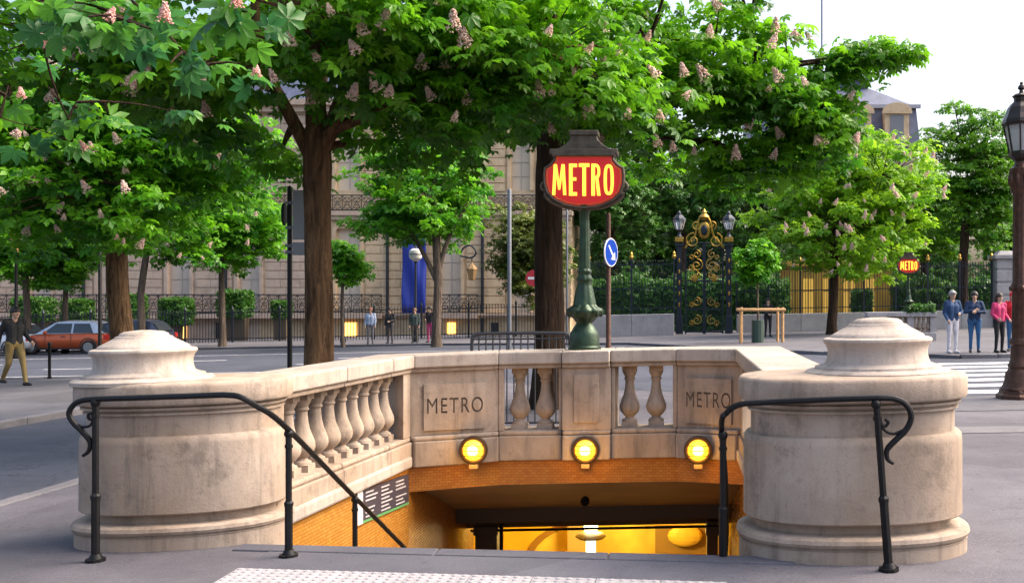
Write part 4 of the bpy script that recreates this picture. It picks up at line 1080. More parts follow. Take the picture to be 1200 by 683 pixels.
for sgn in (-1, 1):
    xa, xb = (gx0, gm - .04) if sgn < 0 else (gm + .04, gx1)
    mb = MB(); 
    def ztop(x): t = (x - gm) / (gx1 - gm); return gtop + .35 * (1 - t * t)
    for x in (xa, xb): mb.box((x, YG, (gb + ztop(x)) / 2), (.09, .09, ztop(x) - gb))
    for z in (gb + .12, gb + 1.35, gb + 2.9): mb.b2(xa, xb, YG - .035, YG + .035, z - .045, z + .045)
    mb.tube([(xa + (xb - xa) * k / 8, YG, ztop(xa + (xb - xa) * k / 8)) for k in range(9)], .06, 6)
    lf = mb.build('gate_leaf', BLUEIRON, G)
    mb = MB()
    for k in range(1, 8):
        x = xa + (xb - xa) * k / 8; mb.box((x, YG, (gb + .1 + gb + 2.9) / 2), (.03, .03, 2.8)); mb.box((x, YG, (gb + 2.9 + ztop(x)) / 2), (.022, .022, ztop(x) - gb - 2.9))
    mb.build('bars', BLUEIRON, lf)
    mb = MB(); cx = (xa + xb) / 2
    for (dz, r, t) in ((3.75, .36, 1.6), (3.2, .2, 1.2), (4.35, .24, 1.3), (1.75, .26, 1.4), (.75, .28, 1.4)):
        mb.tube(spiral((cx - .12 * sgn, YG - .06, gb + dz), r, .05, R(90), t, 24, sgn=sgn), .034 if dz > 2.5 else .02, 5)
        mb.tube(spiral((cx + .18 * sgn, YG - .06, gb + dz - .15), r * .6, .04, R(-90), t, 18, sgn=-sgn), .026 if dz > 2.5 else .018, 5)
    mb.ball((cx, YG - .06, gb + 3.05), (.16, .05, .22), 8, 6); mb.build('gilt_scrolls', GOLD, lf, kind='stuff')
# crest
mb = MB()
mb.ball((gm, YG - .05, fz(270, YG)), (.34, .10, .48), 12, 8)
for sgn in (-1, 1):
    mb.tube(spiral((gm + sgn * .62, YG - .05, fz(282, YG)), .42, .06, R(80), 1.5, 24, sgn=-sgn), .05, 6)
    mb.tube(spiral((gm + sgn * .42, YG - .05, fz(264, YG)), .26, .05, R(-60), 1.3, 20, sgn=sgn), .045, 6)
    mb.tube(catmull([(gm + sgn * 1.05, YG - .05, fz(291, YG)), (gm + sgn * .8, YG - .05, fz(283, YG)), (gm + sgn * .5, YG - .05, fz(276, YG)), (gm + sgn * .3, YG - .05, fz(258, YG)), (gm, YG - .05, fz(253, YG))], 4), .06, 6)
mb.lathe([(.16, 0), (.3, .16), (.2, .28), (.12, .36), (.14, .42), (.02, .62)], (gm, YG, fz(258, YG)), 10)
mb.build('gilt_crest', GOLD, G, smooth=True)
mb = MB(); mb.ball((gm, YG - .12, fz(270, YG)), (.2, .08, .3), 10, 8); mb.build('crest_shield', BLUEIRON, G, smooth=True)

# ochre garden building behind the right fence
OCH = mat('ochre_wall', (.55, .32, .05), .7, var=.18, vscale=.7)
YO = 64.0
OB = empty('ochre_pavilion', (fx(985, YO), YO, gz(fx(985, YO), YO)), 'ochre yellow garden pavilion wall behind the tall iron fence', 'building')
zt = fz(312, YO); zbb = gz(fx(985, YO), YO) - .2
mb = MB(); mb.b2(fx(926, YO), fx(1045, YO), YO, YO + 6, zbb, zt); mb.build('wall', OCH, OB)
for k in range(5):
    px = 935 + k * 24; mb = MB(); mb.b2(fx(px, YO) - .12, fx(px, YO) + .12, YO - .1, YO - .001, zbb, zt - .3); mb.build('pilaster', mat('ochre_trim', (.58, .33, .05), .7), OB)
for k in range(4):
    px = 947 + k * 24; a, b = fx(px, YO) - .35, fx(px, YO) + .35
    mb = MB(); mb.b2(a, b, YO - .03, YO + .02, zbb + 1.2, zt - .8); w_ = mb.build('window', mat('added_glow_pane', (.8, .5, .1), .4, emit=(1, .55, .08), es=.12), OB)  # added windows, their glow standing in for lamplight on the wall
    mb = MB(); mb.b2((a + b) / 2 - .03, (a + b) / 2 + .03, YO - .06, YO - .031, zbb + 1.2, zt - .8); mb.b2(a, b, YO - .06, YO - .031, zt - 1.6, zt - 1.53); mb.build('frame', mat('window_frame_dark', (.12, .08, .04), .6), w_)
mb = MB(); mb.b2(fx(922, YO), fx(1049, YO), YO - .3, YO + 6.3, zt, zt + .35); mb.build('cornice', OCH, OB)
# stone gate pier at right
YP = 56.0
SP = empty('stone_pier', (fx(1176, YP), YP, gz(fx(1176, YP), YP)), 'white stone fence pier with moulded cap at the fence end', 'pier')
x = fx(1177, YP); z0_ = gz(x, YP) - .1; zt = fz(303, YP)
mb = MB(); mb.box((x, YP, (z0_ + zt) / 2), (1.1, 1.0, zt - z0_)); mb.build('shaft', STONE3, SP, bevel=.03)
for k in range(5):
    mb = MB(); mb.box((x, YP, z0_ + .9 + k * .72), (1.2, 1.1, .6)); mb.build('block', STONE3, SP, bevel=.03)
mb = MB(); mb.box((x, YP, zt + .08), (1.5, 1.4, .22)); mb.box((x, YP, zt + .3), (1.2, 1.1, .24), taper=.6); mb.build('cap', STONE3, SP, bevel=.03)
fence('iron fence of black bars right of the white stone pier', fx(1190, 56), fx(1330, 56), 56, lambda x: gz(x, 56) + .10, 2.6, 1.7, .14, BLUEIRON, 'palace_fence', 1.0, STONE3, gold=True)

# mansard roofed building in the distance
YM = 112.0
MB2 = empty('mansard_building', (fx(1010, YM), YM, 0), 'slate mansard roofed palace wing with arched stone dormers above the trees', 'building')
xa, xb = fx(880, YM), fx(1079, YM); zc = fz(124, YM); zl = fz(176, YM)
mb = MB(); mb.b2(xa, xb - .3, YM + .6, YM + 14, -3, zl); mb.build('wall', FACADE, MB2)
mb = MB(); mb.add([(xa, YM, zl), (xb, YM, zl), (xb - .3, YM + 1, zc), (xa, YM + 1, zc), (xa, YM + 14, zl), (xb, YM + 14, zl), (xb - .3, YM + 13, zc), (xa, YM + 13, zc)],
                  [(0, 1, 2, 3), (1, 5, 6, 2), (5, 4, 7, 6), (4, 0, 3, 7)]); rf = mb.build('lower_roof', SLATE, MB2)
mb = MB(); xr = fx(1026, YM)
mb.add([(xa, YM + .9, zc), (xb - .1, YM + .9, zc), (xr, YM + 5, fz(92, YM)), (xa, YM + 5, fz(92, YM)), (xa, YM + 13.1, zc), (xb - .1, YM + 13.1, zc), (xr, YM + 9, fz(92, YM)), (xa, YM + 9, fz(92, YM))],
       [(0, 1, 2, 3), (1, 5, 6, 2), (3, 2, 6, 7), (5, 4, 7, 6)]); mb.build('upper_roof', SLATE, MB2)
mb = MB(); mb.b2(xa, xr + .1, YM + 4.6, YM + 9.4, fz(92, YM) - .1, fz(82, YM)); mb.build('ridge_block', SLATE, MB2, bevel=.2)
mb = MB(); mb.b2(xa, xr + .4, YM + 4.3, YM + 9.7, fz(84, YM), fz(81.5, YM)); mb.build('ridge_cap', ZINC, MB2)
mb = MB(); mb.b2(xa, xb + .15, YM + .55, YM + .998, zc - .15, zc + .25); mb.build('gutter', ZINC, MB2)
for px in (1050, 1006, 962):
    cx = fx(px, YM); cw = 1.35; zd = fz(150, YM); zt = fz(134, YM); pts = [(cx - cw, fz(172, YM)), (cx + cw, fz(172, YM)), (cx + cw, zt)] + [(cx + cw * math.cos(PI * k / 8), zt + .85 * math.sin(PI * k / 8)) for k in range(1, 8)] + [(cx - cw, zt)]
    mb = MB(); mb.prism_xz(pts, YM - .5, YM + 2); d = mb.build('dormer', FACADE_W, MB2)
    pts = [(cx - cw - .3, zt - .05), (cx + cw + .3, zt - .05), (cx + cw + .3, zt + .2)] + [(cx + (cw + .3) * math.cos(PI * k / 8), zt + .2 + 1.0 * math.sin(PI * k / 8)) for k in range(1, 8)] + [(cx - cw - .3, zt + .2)]
    mb = MB(); mb.prism_xz(pts, YM - .75, YM - .503); mb.build('pediment', FACADE_W, d)
    mb = MB(); mb.b2(cx - .75, cx + .75, YM - .56, YM - .505, fz(172, YM), zt - .2); mb.build('pane', mat('far_glass', (.2, .2, .22), .2), d)
mb = MB(); mb.tube([(fx(974, YM), YM + 7, fz(85, YM)), (fx(974, YM), YM + 7, fz(-30, YM))], .13, 6); mb.build('flagpole', ZINC, MB2)
# ================================================================== TREES
def V3(px, py, Y): return at(px, py, Y)
Y1 = 13.0
t1x = fx(373, Y1)
bl = []
def blob(px, py, Y, rx, ry, rz, w=1.0): bl.append((at(px, py, Y), (rx, ry, rz), w))
blob(100, 45, 11.0, 1.7, 1.3, .75); blob(200, 75, 12, 1.1, 1.4, .7); blob(245, 150, 13.6, .75, 1.0, .3, 1.4); blob(330, 8, 10.5, 1.3, 1.0, .38)
blob(450, 35, 12, 1.1, 1.4, .65); blob(480, 115, 12.3, .85, 1.1, .5, 1.4); blob(545, 55, 12.3, 1.5, 1.4, .85); blob(560, 125, 13.2, 1.0, 1.1, .45, 1.1)
blob(470, 165, 13.8, .7, .8, .3); blob(352, 66, 11.3, .42, .3, .14, 9); blob(385, 30, 14.5, 1.2, .8, .6); blob(640, 60, 12.5, 1.2, 1.2, .8); blob(330, 178, 13.6, .3, .4, .12, 5)
bl.append((Vector((t1x + .3, 12.6, 6.6)), (4.2, 3.6, 1.0), .22)); bl.append((Vector((t1x + .2, 13, 8.4)), (3.2, 3, 1.2), .1))
tz = lambda px, py, Y=Y1: at(px, py, Y)
def fl_near(p):
    q = (PX + p[0] / p[1] * F, PY - (p[2] - CH) / p[1] * F); return p[1] < 13 and -10 < q[0] < 800 and 0 < q[1] < 150
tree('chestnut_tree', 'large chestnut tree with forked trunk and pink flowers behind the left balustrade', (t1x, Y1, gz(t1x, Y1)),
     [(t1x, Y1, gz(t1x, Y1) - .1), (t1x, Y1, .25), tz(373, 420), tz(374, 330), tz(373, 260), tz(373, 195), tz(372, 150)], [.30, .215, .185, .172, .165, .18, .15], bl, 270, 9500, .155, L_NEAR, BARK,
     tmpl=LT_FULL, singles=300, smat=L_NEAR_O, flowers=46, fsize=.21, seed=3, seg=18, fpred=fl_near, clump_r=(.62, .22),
     forks=[([tz(374, 205), tz(350, 150), tz(308, 80)], .10, .075), ([tz(308, 80), tz(295, 40), tz(300, -60)], .075, .05), ([tz(372, 160), tz(366, 100), tz(376, -60)], .15, .09),
            ([tz(378, 175), tz(405, 110), tz(445, -30)], .12, .06), ([tz(315, 98), tz(270, 88), tz(215, 118)], .05, .022), ([tz(388, 128), tz(410, 112), tz(450, 112, 12.4)], .04, .02),
            ([tz(420, 60), tz(470, 30), tz(540, 70, 12.3)], .05, .02)])
bl = []; Y2 = 16.0; t2x = fx(643, Y2)
blob(690, 90, 14.8, 1.4, 1.3, 1.0); blob(760, 50, 15, 1.5, 1.5, .9); blob(740, 120, 14, .9, .9, .5, 1.2); blob(835, 70, 16, 1.5, 1.4, 1.0); blob(885, 120, 16.4, 1.3, 1.2, .8); blob(820, 165, 16.8, 1.1, 1.1, .6)
blob(935, 110, 16.6, 1.0, 1.1, .7); blob(968, 128, 16.6, .7, .7, .45, 1.2); blob(985, 68, 16.6, .7, .5, .22, 6); blob(1030, 62, 16.5, .5, .4, .12, 26); blob(880, 40, 16.2, .8, .8, .45); blob(880, 190, 17.2, .9, .9, .45); blob(925, 170, 17.2, .9, .9, .4)
blob(610, 60, 17, 1.6, 1.4, 1.0); blob(600, 135, 17, 1.0, 1.0, .5); blob(520, 80, 18, 1.5, 1.4, 1.0); blob(760, 190, 17.5, .7, .8, .5); blob(700, 150, 17, .9, .9, .5)
bl.append((Vector((t2x + .2, 16, 7.9)), (3.8, 3.6, 1.2), .13))
def fl2(p):
    q = (PX + p[0] / p[1] * F, PY - (p[2] - CH) / p[1] * F); return p[1] < 16.9 and 620 < q[0] < 1010 and 0 < q[1] < 190
tz2 = lambda px, py, Y=Y2: at(px, py, Y)
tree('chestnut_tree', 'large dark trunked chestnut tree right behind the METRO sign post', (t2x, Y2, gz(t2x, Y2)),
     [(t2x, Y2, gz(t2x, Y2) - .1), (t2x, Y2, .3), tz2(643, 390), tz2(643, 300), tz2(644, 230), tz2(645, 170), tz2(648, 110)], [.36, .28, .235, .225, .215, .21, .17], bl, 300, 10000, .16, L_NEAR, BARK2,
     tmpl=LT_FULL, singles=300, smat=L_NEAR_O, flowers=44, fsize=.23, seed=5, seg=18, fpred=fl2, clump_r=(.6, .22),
     forks=[([tz2(646, 170), tz2(700, 110), tz2(790, 60)], .11, .05), ([tz2(646, 150), tz2(610, 90), tz2(560, 60)], .10, .05), ([tz2(648, 120), tz2(660, 60), tz2(650, -60)], .15, .08),
            ([tz2(760, 75), tz2(850, 85), tz2(940, 110, 16.5)], .05, .02), ([tz2(860, 85), tz2(940, 70), tz2(1035, 62, 16.5)], .03, .008)])
# near overhanging branch of a tree standing outside the picture
bl = []
blob(40, 40, 6.0, .45, .4, .16); blob(150, 25, 5.6, .45, .4, .14); blob(215, 70, 6.2, .45, .4, .14, 1.2); blob(90, 120, 6.8, .35, .4, .14); blob(272, 6, 5.0, .2, .2, .06, 6); blob(85, 165, 7.0, .2, .25, .08, 6); blob(10, 100, 6.5, .3, .4, .2); blob(200, 130, 7.0, .3, .3, .1)
t4 = (-5.0, 2.6)
tree('chestnut_tree', 'chestnut branch with large bluish green leaves hanging over from outside the picture', (t4[0], t4[1], gz(*t4)),
     [(t4[0], t4[1], gz(*t4) - .1), (t4[0], t4[1], 1.2), (t4[0] + .05, t4[1], 2.6), (t4[0] + .2, t4[1] + .2, 3.4)], [.3, .22, .19, .05], bl, 26, 190, .125, L_NEAR, BARK2, tmpl=LT_FULL,
     singles=140, smat=L_BLUE, flowers=8, fsize=.11, seed=8, clump_r=(.25, .12), flm=FLM2, tilt=.9, fpred=lambda p: True,
     forks=[([(t4[0] + .1, t4[1], 3.0), (-4.8, 4.2, 4.0), at(90, -40, 6.0)], .06, .014), ([at(90, -40, 6.0), at(170, 0, 6.0), at(230, 80, 6.2)], .012, .005), ([at(60, -40, 6.0), at(30, 40, 6.2), at(80, 140, 6.8)], .012, .005)])

def far_tree(name, label, px, Y, c, rpx, nleaf, lmat, bark, size=.2, nblob=9, r=.2, seed=1, group=None, flowers=0, nclump=None, tmpl=LT_LOW, fsize=.2, fork=None, clump=(.6, .3), singles=0, smat=None):
    rnd = random.Random(seed); x = fx(px, Y); zg = gz(x, Y) + (.1 if Y > 45 or x > 4 else .0); k = F / Y; C0 = at(c[0], c[1], Y); rx, rz = rpx[0] / k, rpx[1] / k
    B = []
    for i in range(nblob):
        while True:
            d = Vector((rnd.uniform(-1, 1), rnd.uniform(-1, 1), rnd.uniform(-1, 1)))
            if .25 < d.length < 1: break
        s = rnd.uniform(.42, .6)
        B.append((C0 + Vector((d.x * rx * .62, d.y * rx * .6, d.z * rz * .62)), (rx * s, rx * s, rz * s * .9), 1))
    B.append((C0, (rx * .6, rx * .6, rz * .6), .8))
    zf = C0.z - rz * .45
    pts = [(x, Y, zg - .1), (x + rnd.uniform(-.05, .05), Y, zg + .6), (x + rnd.uniform(-.12, .12), Y, (zg + zf) / 2), (x + (C0.x - x) * .25, Y, zf), (C0.x, Y, C0.z)]
    return tree(name, label, (x, Y, zg), pts, [r * 1.4, r * 1.05, r * .95, r * .85, r * .4], B, nclump or max(30, nleaf // 28), nleaf, size, lmat, bark, tmpl=tmpl, seed=seed, group=group, flowers=flowers, fsize=fsize, clump_r=clump, seg=10,
                forks=fork, fpred=lambda p: p[1] < Y - rx * .2, singles=singles, smat=smat)
far_tree('chestnut_tree', 'broad chestnut tree with thick leaning trunk beyond the side road pillar', 143, 24, (115, 180), (220, 135), 13000, L_LEFT, BARK, .2, 12, .26, 21, flowers=40, fsize=.24, clump=(.6, .25))
g = 'young trees along the avenue before the mansion'
far_tree('avenue_tree', 'slim avenue tree between car and low topiary, forked above the car', 167, 46, (195, 245), (85, 75), 5200, L_LEFT, BARK3, .24, 8, .16, 31, g, flowers=12, fsize=.3)
far_tree('avenue_tree', 'slim avenue tree with bushy foot opposite the forked chestnut', 260, 49, (258, 262), (80, 66), 5200, L_LEFT, BARK3, .24, 8, .15, 32, g, flowers=10, fsize=.3)
far_tree('avenue_tree', 'thin avenue tree behind the street lantern', 33, 46, (20, 285), (75, 60), 4200, L_LEFT, BARK3, .24, 8, .15, 33, g)
far_tree('avenue_tree', 'thin avenue tree beside the dark walking person', 76, 47, (85, 280), (60, 60), 3600, L_MID, BARK3, .24, 7, .12, 34, g)
far_tree('avenue_tree', 'bright green avenue tree before the blue banner', 512, 45, (505, 222), (108, 78), 8000, L_LEFT, BARK3, .24, 11, .2, 35, g, fork=[([at(512, 330, 45), at(495, 290, 45), at(470, 255, 45)], .13, .06), ([at(513, 325, 45), at(520, 280, 45), at(545, 245, 45)], .13, .06), ([at(490, 285, 45), at(470, 265, 45), at(445, 255, 45)], .07, .03)])
far_tree('avenue_tree', 'small round headed tree before the mansion beside the forked chestnut trunk', 402, 47, (402, 305), (30, 38), 1600, L_LEFT, BARK3, .22, 5, .08, 36, g)
far_tree('palace_tree', 'yellow green chestnut tree with straight trunk before the ochre wall', 975, 49, (988, 232), (128, 102), 12500, L_YEL, BARK2, .26, 14, .23, 41, flowers=70, fsize=.3)
far_tree('palace_tree', 'open layered tree below the pale sky beside the tall street lamp', 1129, 58, (1137, 215), (66, 122), 6500, L_MID, BARK2, .25, 11, .3, 42, clump=(.9, .22))
far_tree('palace_tree', 'green tree below the slate roof behind the small METRO sign', 1085, 66, (1068, 262), (75, 86), 7000, L_MID, BARK2, .28, 9, .25, 43)
far_tree('palace_tree', 'dark dense tree behind the gilded gate crest', 800, 74, (800, 230), (105, 95), 6500, L_DARK, BARK2, .33, 11, .3, 44, clump=(.9, .4))
far_tree('palace_tree', 'dark dense tree behind the blue arrow sign', 720, 70, (715, 255), (70, 75), 4200, L_DARK, BARK2, .3, 9, .25, 45, clump=(.9, .4))
far_tree('palace_tree', 'dark dense tree behind the young staked tree', 890, 78, (895, 225), (90, 90), 5200, L_DARK, BARK2, .33, 9, .25, 46, clump=(.9, .4))
far_tree('palace_tree', 'dark green tree beyond the stone pier', 1175, 72, (1185, 285), (50, 55), 2600, L_MID, BARK2, .3, 7, .25, 47)
far_tree('street_tree', 'rounded olive green tree between grey pole and dark chestnut trunk', 632, 58, (628, 290), (64, 74), 6500, L_OLIVE, BARK2, .22, 9, .2, 48)
far_tree('young_tree', 'small bright green sapling tied between wooden stakes', 888, 40, (886, 303), (27, 38), 1800, L_LEFT, BARK3, .19, 6, .045, 49, clump=(.3, .2))

# clipped topiary blocks on the mansion terrace
def topiary(px, py0, py1, wpx, lab, Y=60.0, stem=False, seed=1):
    rng = np.random.default_rng(seed); a, b = at(px, py1, Y), at(px, py0, Y); h = b.z - a.z; wd = wpx / F * Y
    x, zg = a.x, gz(a.x, Y) + .1
    root = empty('topiary', (x, Y, zg), lab, 'shrub', 'clipped topiary before the mansion')
    n = 900; q = rng.uniform(-1, 1, (n, 3)); ax = rng.integers(0, 3, n); q[np.arange(n), ax] = np.sign(q[np.arange(n), ax]) * rng.uniform(.85, 1.03, n)
    q = q / np.maximum(1, (np.abs(q) ** 6).sum(1) ** (1 / 6))[:, None]
    z0_ = a.z; hh = b.z - z0_
    P = q * np.array([wd / 2, wd / 2, hh / 2]) + np.array([x, Y, z0_ + hh / 2])
    me = leaves_mesh('foliage', P, rng.uniform(.12, .22, n), LT_LOW, L_HEDGE, rng, 1.2); o = inst('foliage', me, root); o['kind'] = 'stuff'
    mb = MB(); mb.tube([(x, Y, zg - .1), (x, Y, z0_ + hh * .6)], .06, 6); mb.build('stem', BARK3, root)
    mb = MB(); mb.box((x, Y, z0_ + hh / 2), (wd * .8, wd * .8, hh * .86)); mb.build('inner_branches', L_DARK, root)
    mb = MB(); mb.box((x, Y, (zg + z0_) / 2 - .05), (wd * (.3 if stem else .75), .6, z0_ - zg + .1), taper=1.1); mb.build('planter', DARKM, root, bevel=.02)
for i, (px, y0, y1, w_, lab, st) in enumerate(((40, 348, 376, 36, 'clipped box topiary behind the dark walking person', 0), (91, 351, 377, 27, 'clipped box topiary behind the car painted in light trail colour', 0), (150, 344, 380, 34, 'clipped box topiary behind the thick leaning chestnut trunk', 0),
        (207, 349, 380, 30, 'square headed topiary on a stem by the lit basement window', 1), (276, 340, 372, 33, 'clipped box topiary beside the slim avenue tree foot', 0), (330, 353, 372, 18, 'small clipped topiary beside the sign pole', 0))):
    topiary(px, y0, y1, w_, lab, 60, bool(st), 60 + i)
for i, (px, Y, wpx, lab) in enumerate(((1010, 59, 22, 'dark clipped shrub behind the palace fence near the ochre wall'), (1090, 59, 26, 'dark clipped shrub behind the palace fence by the white stone pier'))):
    topiary(px, 340, 366, wpx, lab, Y, False, 80 + i)
# ================================================================== STREET FURNITURE
def pole(name, label, px, Y, pytop, r, material, cat='pole', zraise=0, base=None):
    x = fx(px, Y); zg = gz(x, Y) + zraise; root = empty(name, (x, Y, zg), label, cat)
    mb = MB(); zt = fz(pytop, Y)
    prof = [(r * 1.0, -.05), (r, zt - zg - .03), (r * .8, zt - zg), (r * .1, zt - zg + .02)]
    if base: prof = [(base, -.05), (base, .12), (base * .85, .16), (base * .8, .9), (base * .9, .95), (r * 1.05, 1.05)] + prof[1:]
    mb.lathe(prof, (x, Y, zg), 12); mb.build('post', material, root, smooth=True)
    return root, x, zg
# sign pole with grey sign backs
Yp = 14.0
root, x, zg = pole('sign_pole', 'dark pole carrying grey sign backs beside the forked chestnut trunk', 339.5, Yp, 219, .034, IRON, 'sign pole')
for (x0, x1, y0, y1) in ((343, 358, 223, 281), (343, 358, 284, 299)):
    a, b = at(x0, y0, Yp - .06), at(x1, y1, Yp - .06)
    mb = MB(); mb.b2(a.x, b.x, Yp - .075, Yp - .055, b.z, a.z); p = mb.build('sign_back', ALU, root, bevel=.008)
    mb = MB()
    for t in (.25, .75): z = a.z + (b.z - a.z) * t; mb.b2(x - .045, b.x - .02, Yp - .05, Yp - .035, z - .02, z + .02)
    mb.build('clamp', GREY, p)
mb = MB(); mb.lathe([(.001, -.015), (.16, -.014), (.165, 0), (.16, .014), (.001, .015)], (0, 0, 0), 20); mb.v = [(x - .075 + vz, Yp + vx * .55, fz(251, Yp) + vy) for vx, vy, vz in mb.v]; mb.build('edge_on_disc', IRON, root, smooth=True)
pole('slim_pole', 'tall grey pole rising before the rounded olive tree', 597, 30, 222, .062, GREY)
pole('slim_pole', 'slim dark pole before the thick leaning chestnut trunk', 117, 30, 285, .05, IRON)
pole('slim_pole', 'thin grey pole right of the dark chestnut trunk', 664.5, 45, 240, .05, GREY)
# blue arrow sign pole
Yq = 14.2
root, x, zg = pole('arrow_sign_pole', 'brown pole with round blue arrow sign behind the METRO post', 713, Yq, 250, .034, BROWNIRON, 'road sign', 0, .085)
SB = mat('sign_blue', (.01, .06, .40), .85, spec=.1); SW = mat('sign_white', (.8, .8, .82), .4)
cx, cz = fx(716, Yq - .1), fz(296, Yq)
def disc(mb0, yaw):
    co, si = math.cos(yaw), math.sin(yaw)
    mb0.v = [(cx + vx * co + vz * si, Yq - .06 - vz * co + vx * si, cz + vy) for vx, vy, vz in mb0.v]; return mb0
yaw = R(66)
mb = MB(); mb.lathe([(.001, -.012), (.205, -.012), (.205, .0), (.2, .004)], seg=28); disc(mb, yaw).build('white_rim', SW, root)
mb = MB(); mb.lathe([(.185, .0), (.185, .007), (.001, .0075)], seg=28); disc(mb, yaw).build('blue_disc', SB, root)
mb = MB()
n0 = len(mb.v)
mb.add([(-.10, .085, .0095), (-.075, .105, .0095), (.07, -.05, .0095), (.045, -.075, .0095)], [(0, 3, 2, 1)])
mb.add([(.11, -.11, .0095), (-.02, -.10, .0095), (.015, -.06, .0095), (.055, -.02, .0095), (.10, .01, .0095)], [(0, 4, 3, 2, 1)])
disc(mb, yaw).build('white_arrow', SW, root)
mb = MB(); mb.b2(x - .06, x + .02, Yq - .12, Yq - .04, fz(310, Yq), fz(282, Yq)); mb.build('grey_box', GREY, root, bevel=.01)
# small red sign peeking from behind the trunk
Yr = 24.0
root, x, zg = pole('red_sign_pole', 'small round red sign half hidden by the dark chestnut trunk', 629, Yr, 312, .03, GREY, 'road sign')
mb = MB(); mb.lathe([(.001, -.01), (.2, -.01), (.2, .01), (.001, .012)], (0, 0, 0), 20); mb.v = [(fx(626, Yr) + vx, Yr - .06 - vz, fz(326, Yr) + vy) for vx, vy, vz in mb.v]; mb.build('red_disc', mat('sign_red_matt', (.45, .03, .05), .5), root)
mb = MB(); mb.b2(fx(626, Yr) - .14, fx(626, Yr) + .14, Yr - .078, Yr - .0725, fz(326, Yr) - .03, fz(326, Yr) + .03); mb.build('white_bar', SW, root)

# metal crowd barrier behind the balustrade
Yb = 12.6
cbx0, cbx1 = fx(553, Yb), fx(668, Yb)
root = empty('crowd_barrier', ((cbx0 + cbx1) / 2, Yb, gz(cbx0, Yb)), 'low dark metal crowd barrier with close bars at the foot of the chestnut', 'barrier')
BM = mat('barrier_metal', (.07, .07, .075), .4, .6)
zg = gz(cbx0, Yb); zt = fz(391, Yb)
mb = MB(); mb.tube(catmull([(cbx0, Yb, zg + .12), (cbx0, Yb, zt - .12), (cbx0 + .05, Yb, zt - .03), (cbx0 + .15, Yb, zt), (cbx1 - .15, Yb, zt + .01), (cbx1 - .05, Yb, zt - .03), (cbx1, Yb, zt - .12), (cbx1, Yb, zg + .12)], 4), .022, 8); mb.build('frame', BM, root, smooth=True)
mb = MB(); mb.tube([(cbx0, Yb, zt - .07), (cbx1, Yb, zt - .06)], .012, 6); mb.tube([(cbx0, Yb, zg + .16), (cbx1, Yb, zg + .17)], .016, 6); mb.build('rail', BM, root)
for k in range(1, 14):
    x = cbx0 + (cbx1 - cbx0) * k / 14; mb = MB(); mb.tube([(x, Yb, zg + .16), (x, Yb, zt - .005)], .009, 6); mb.build('bar', BM, root)
for x in (cbx0 + .12, cbx1 - .12):
    mb = MB(); mb.tube([(x, Yb - .28, zg + .015), (x, Yb, zg + .16), (x, Yb + .28, zg + .02)], .018, 6); mb.build('foot', BM, root)

# bollard on the far sidewalk
Yl = 25.0; x = fx(58, Yl); zg = gz(x, Yl) + .1
root = empty('bollard', (x, Yl, zg), 'slim dark bollard at the far sidewalk kerb beside the walking person', 'bollard')
mb = MB(); mb.lathe([(.05, -.02), (.05, .05), (.035, .06), (.035, .8), (.042, .81), (.042, .84), (.035, .85)], (x, Yl, zg), 12); mb.build('shaft', IRON, root, smooth=True)
mb = MB(); mb.ball((x, Yl, zg + .87), .05, 12, 8); mb.build('ball_top', IRON, root, smooth=True)

# street lanterns
def globe_lamp(px, Y, pytop, pyb, label, group):
    x = fx(px, Y); zg = gz(x, Y) + .1; root = empty('street_lamp', (x, Y, zg), label, 'street lamp', group); zt = fz(pytop, Y)
    h = zt - zg; mb = MB(); mb.lathe([(.16, -.05), (.16, .25), (.1, .3), (.085, 1.0), (.06, 1.1), (.05, h - .75), (.09, h - .7), (.1, h - .66)], (x, Y, zg), 10); mb.build('post', IRON2, root, smooth=True)
    mb = MB(); mb.lathe([(.1, -.66), (.3, -.5), (.34, -.3), (.3, -.12), (.18, -.02), (.001, 0)], (x, Y, zt), 14); mb.build('globe', mat('opal_globe', (.62, .6, .58), .25), root, smooth=True)
    mb = MB(); mb.lathe([(.345, -.32), (.36, -.3), (.345, -.28)], (x, Y, zt), 14); mb.lathe([(.12, -.05), (.05, .06), (.02, .16)], (x, Y, zt), 8); mb.build('collar', IRON2, root)
globe_lamp(487, 50, 291, 366, 'pale globe street lamp before the blue banner', None)
globe_lamp(402, 52, 305, 366, 'pale globe street lamp beside the forked chestnut trunk', None)
def box_lantern(px, Y, label):
    x = fx(px, Y); zg = gz(x, Y) + .1; zt = fz(277, Y); root = empty('street_lantern', (x, Y, zg), label, 'street lamp'); h = zt - zg
    mb = MB(); mb.lathe([(.15, -.05), (.15, .4), (.08, .5), (.05, h - .75), (.08, h - .7)], (x, Y, zg), 10); mb.build('post', IRON, root, smooth=True)
    mb = MB(); mb.lathe([(.1, -.7), (.24, -.2), (.25, -.18)], (x, Y, zt), 6); mb.build('glass', mat('amber_glass', (.5, .25, .12), .2), root)
    mb = MB(); mb.lathe([(.27, -.18), (.24, -.1), (.1, .02), (.06, .08), (.02, .16)], (x, Y, zt), 6); mb.build('hood', mat('rusty_hood', (.22, .1, .06), .5), root)
box_lantern(19, 40, 'amber glass street lantern by the thin avenue tree')

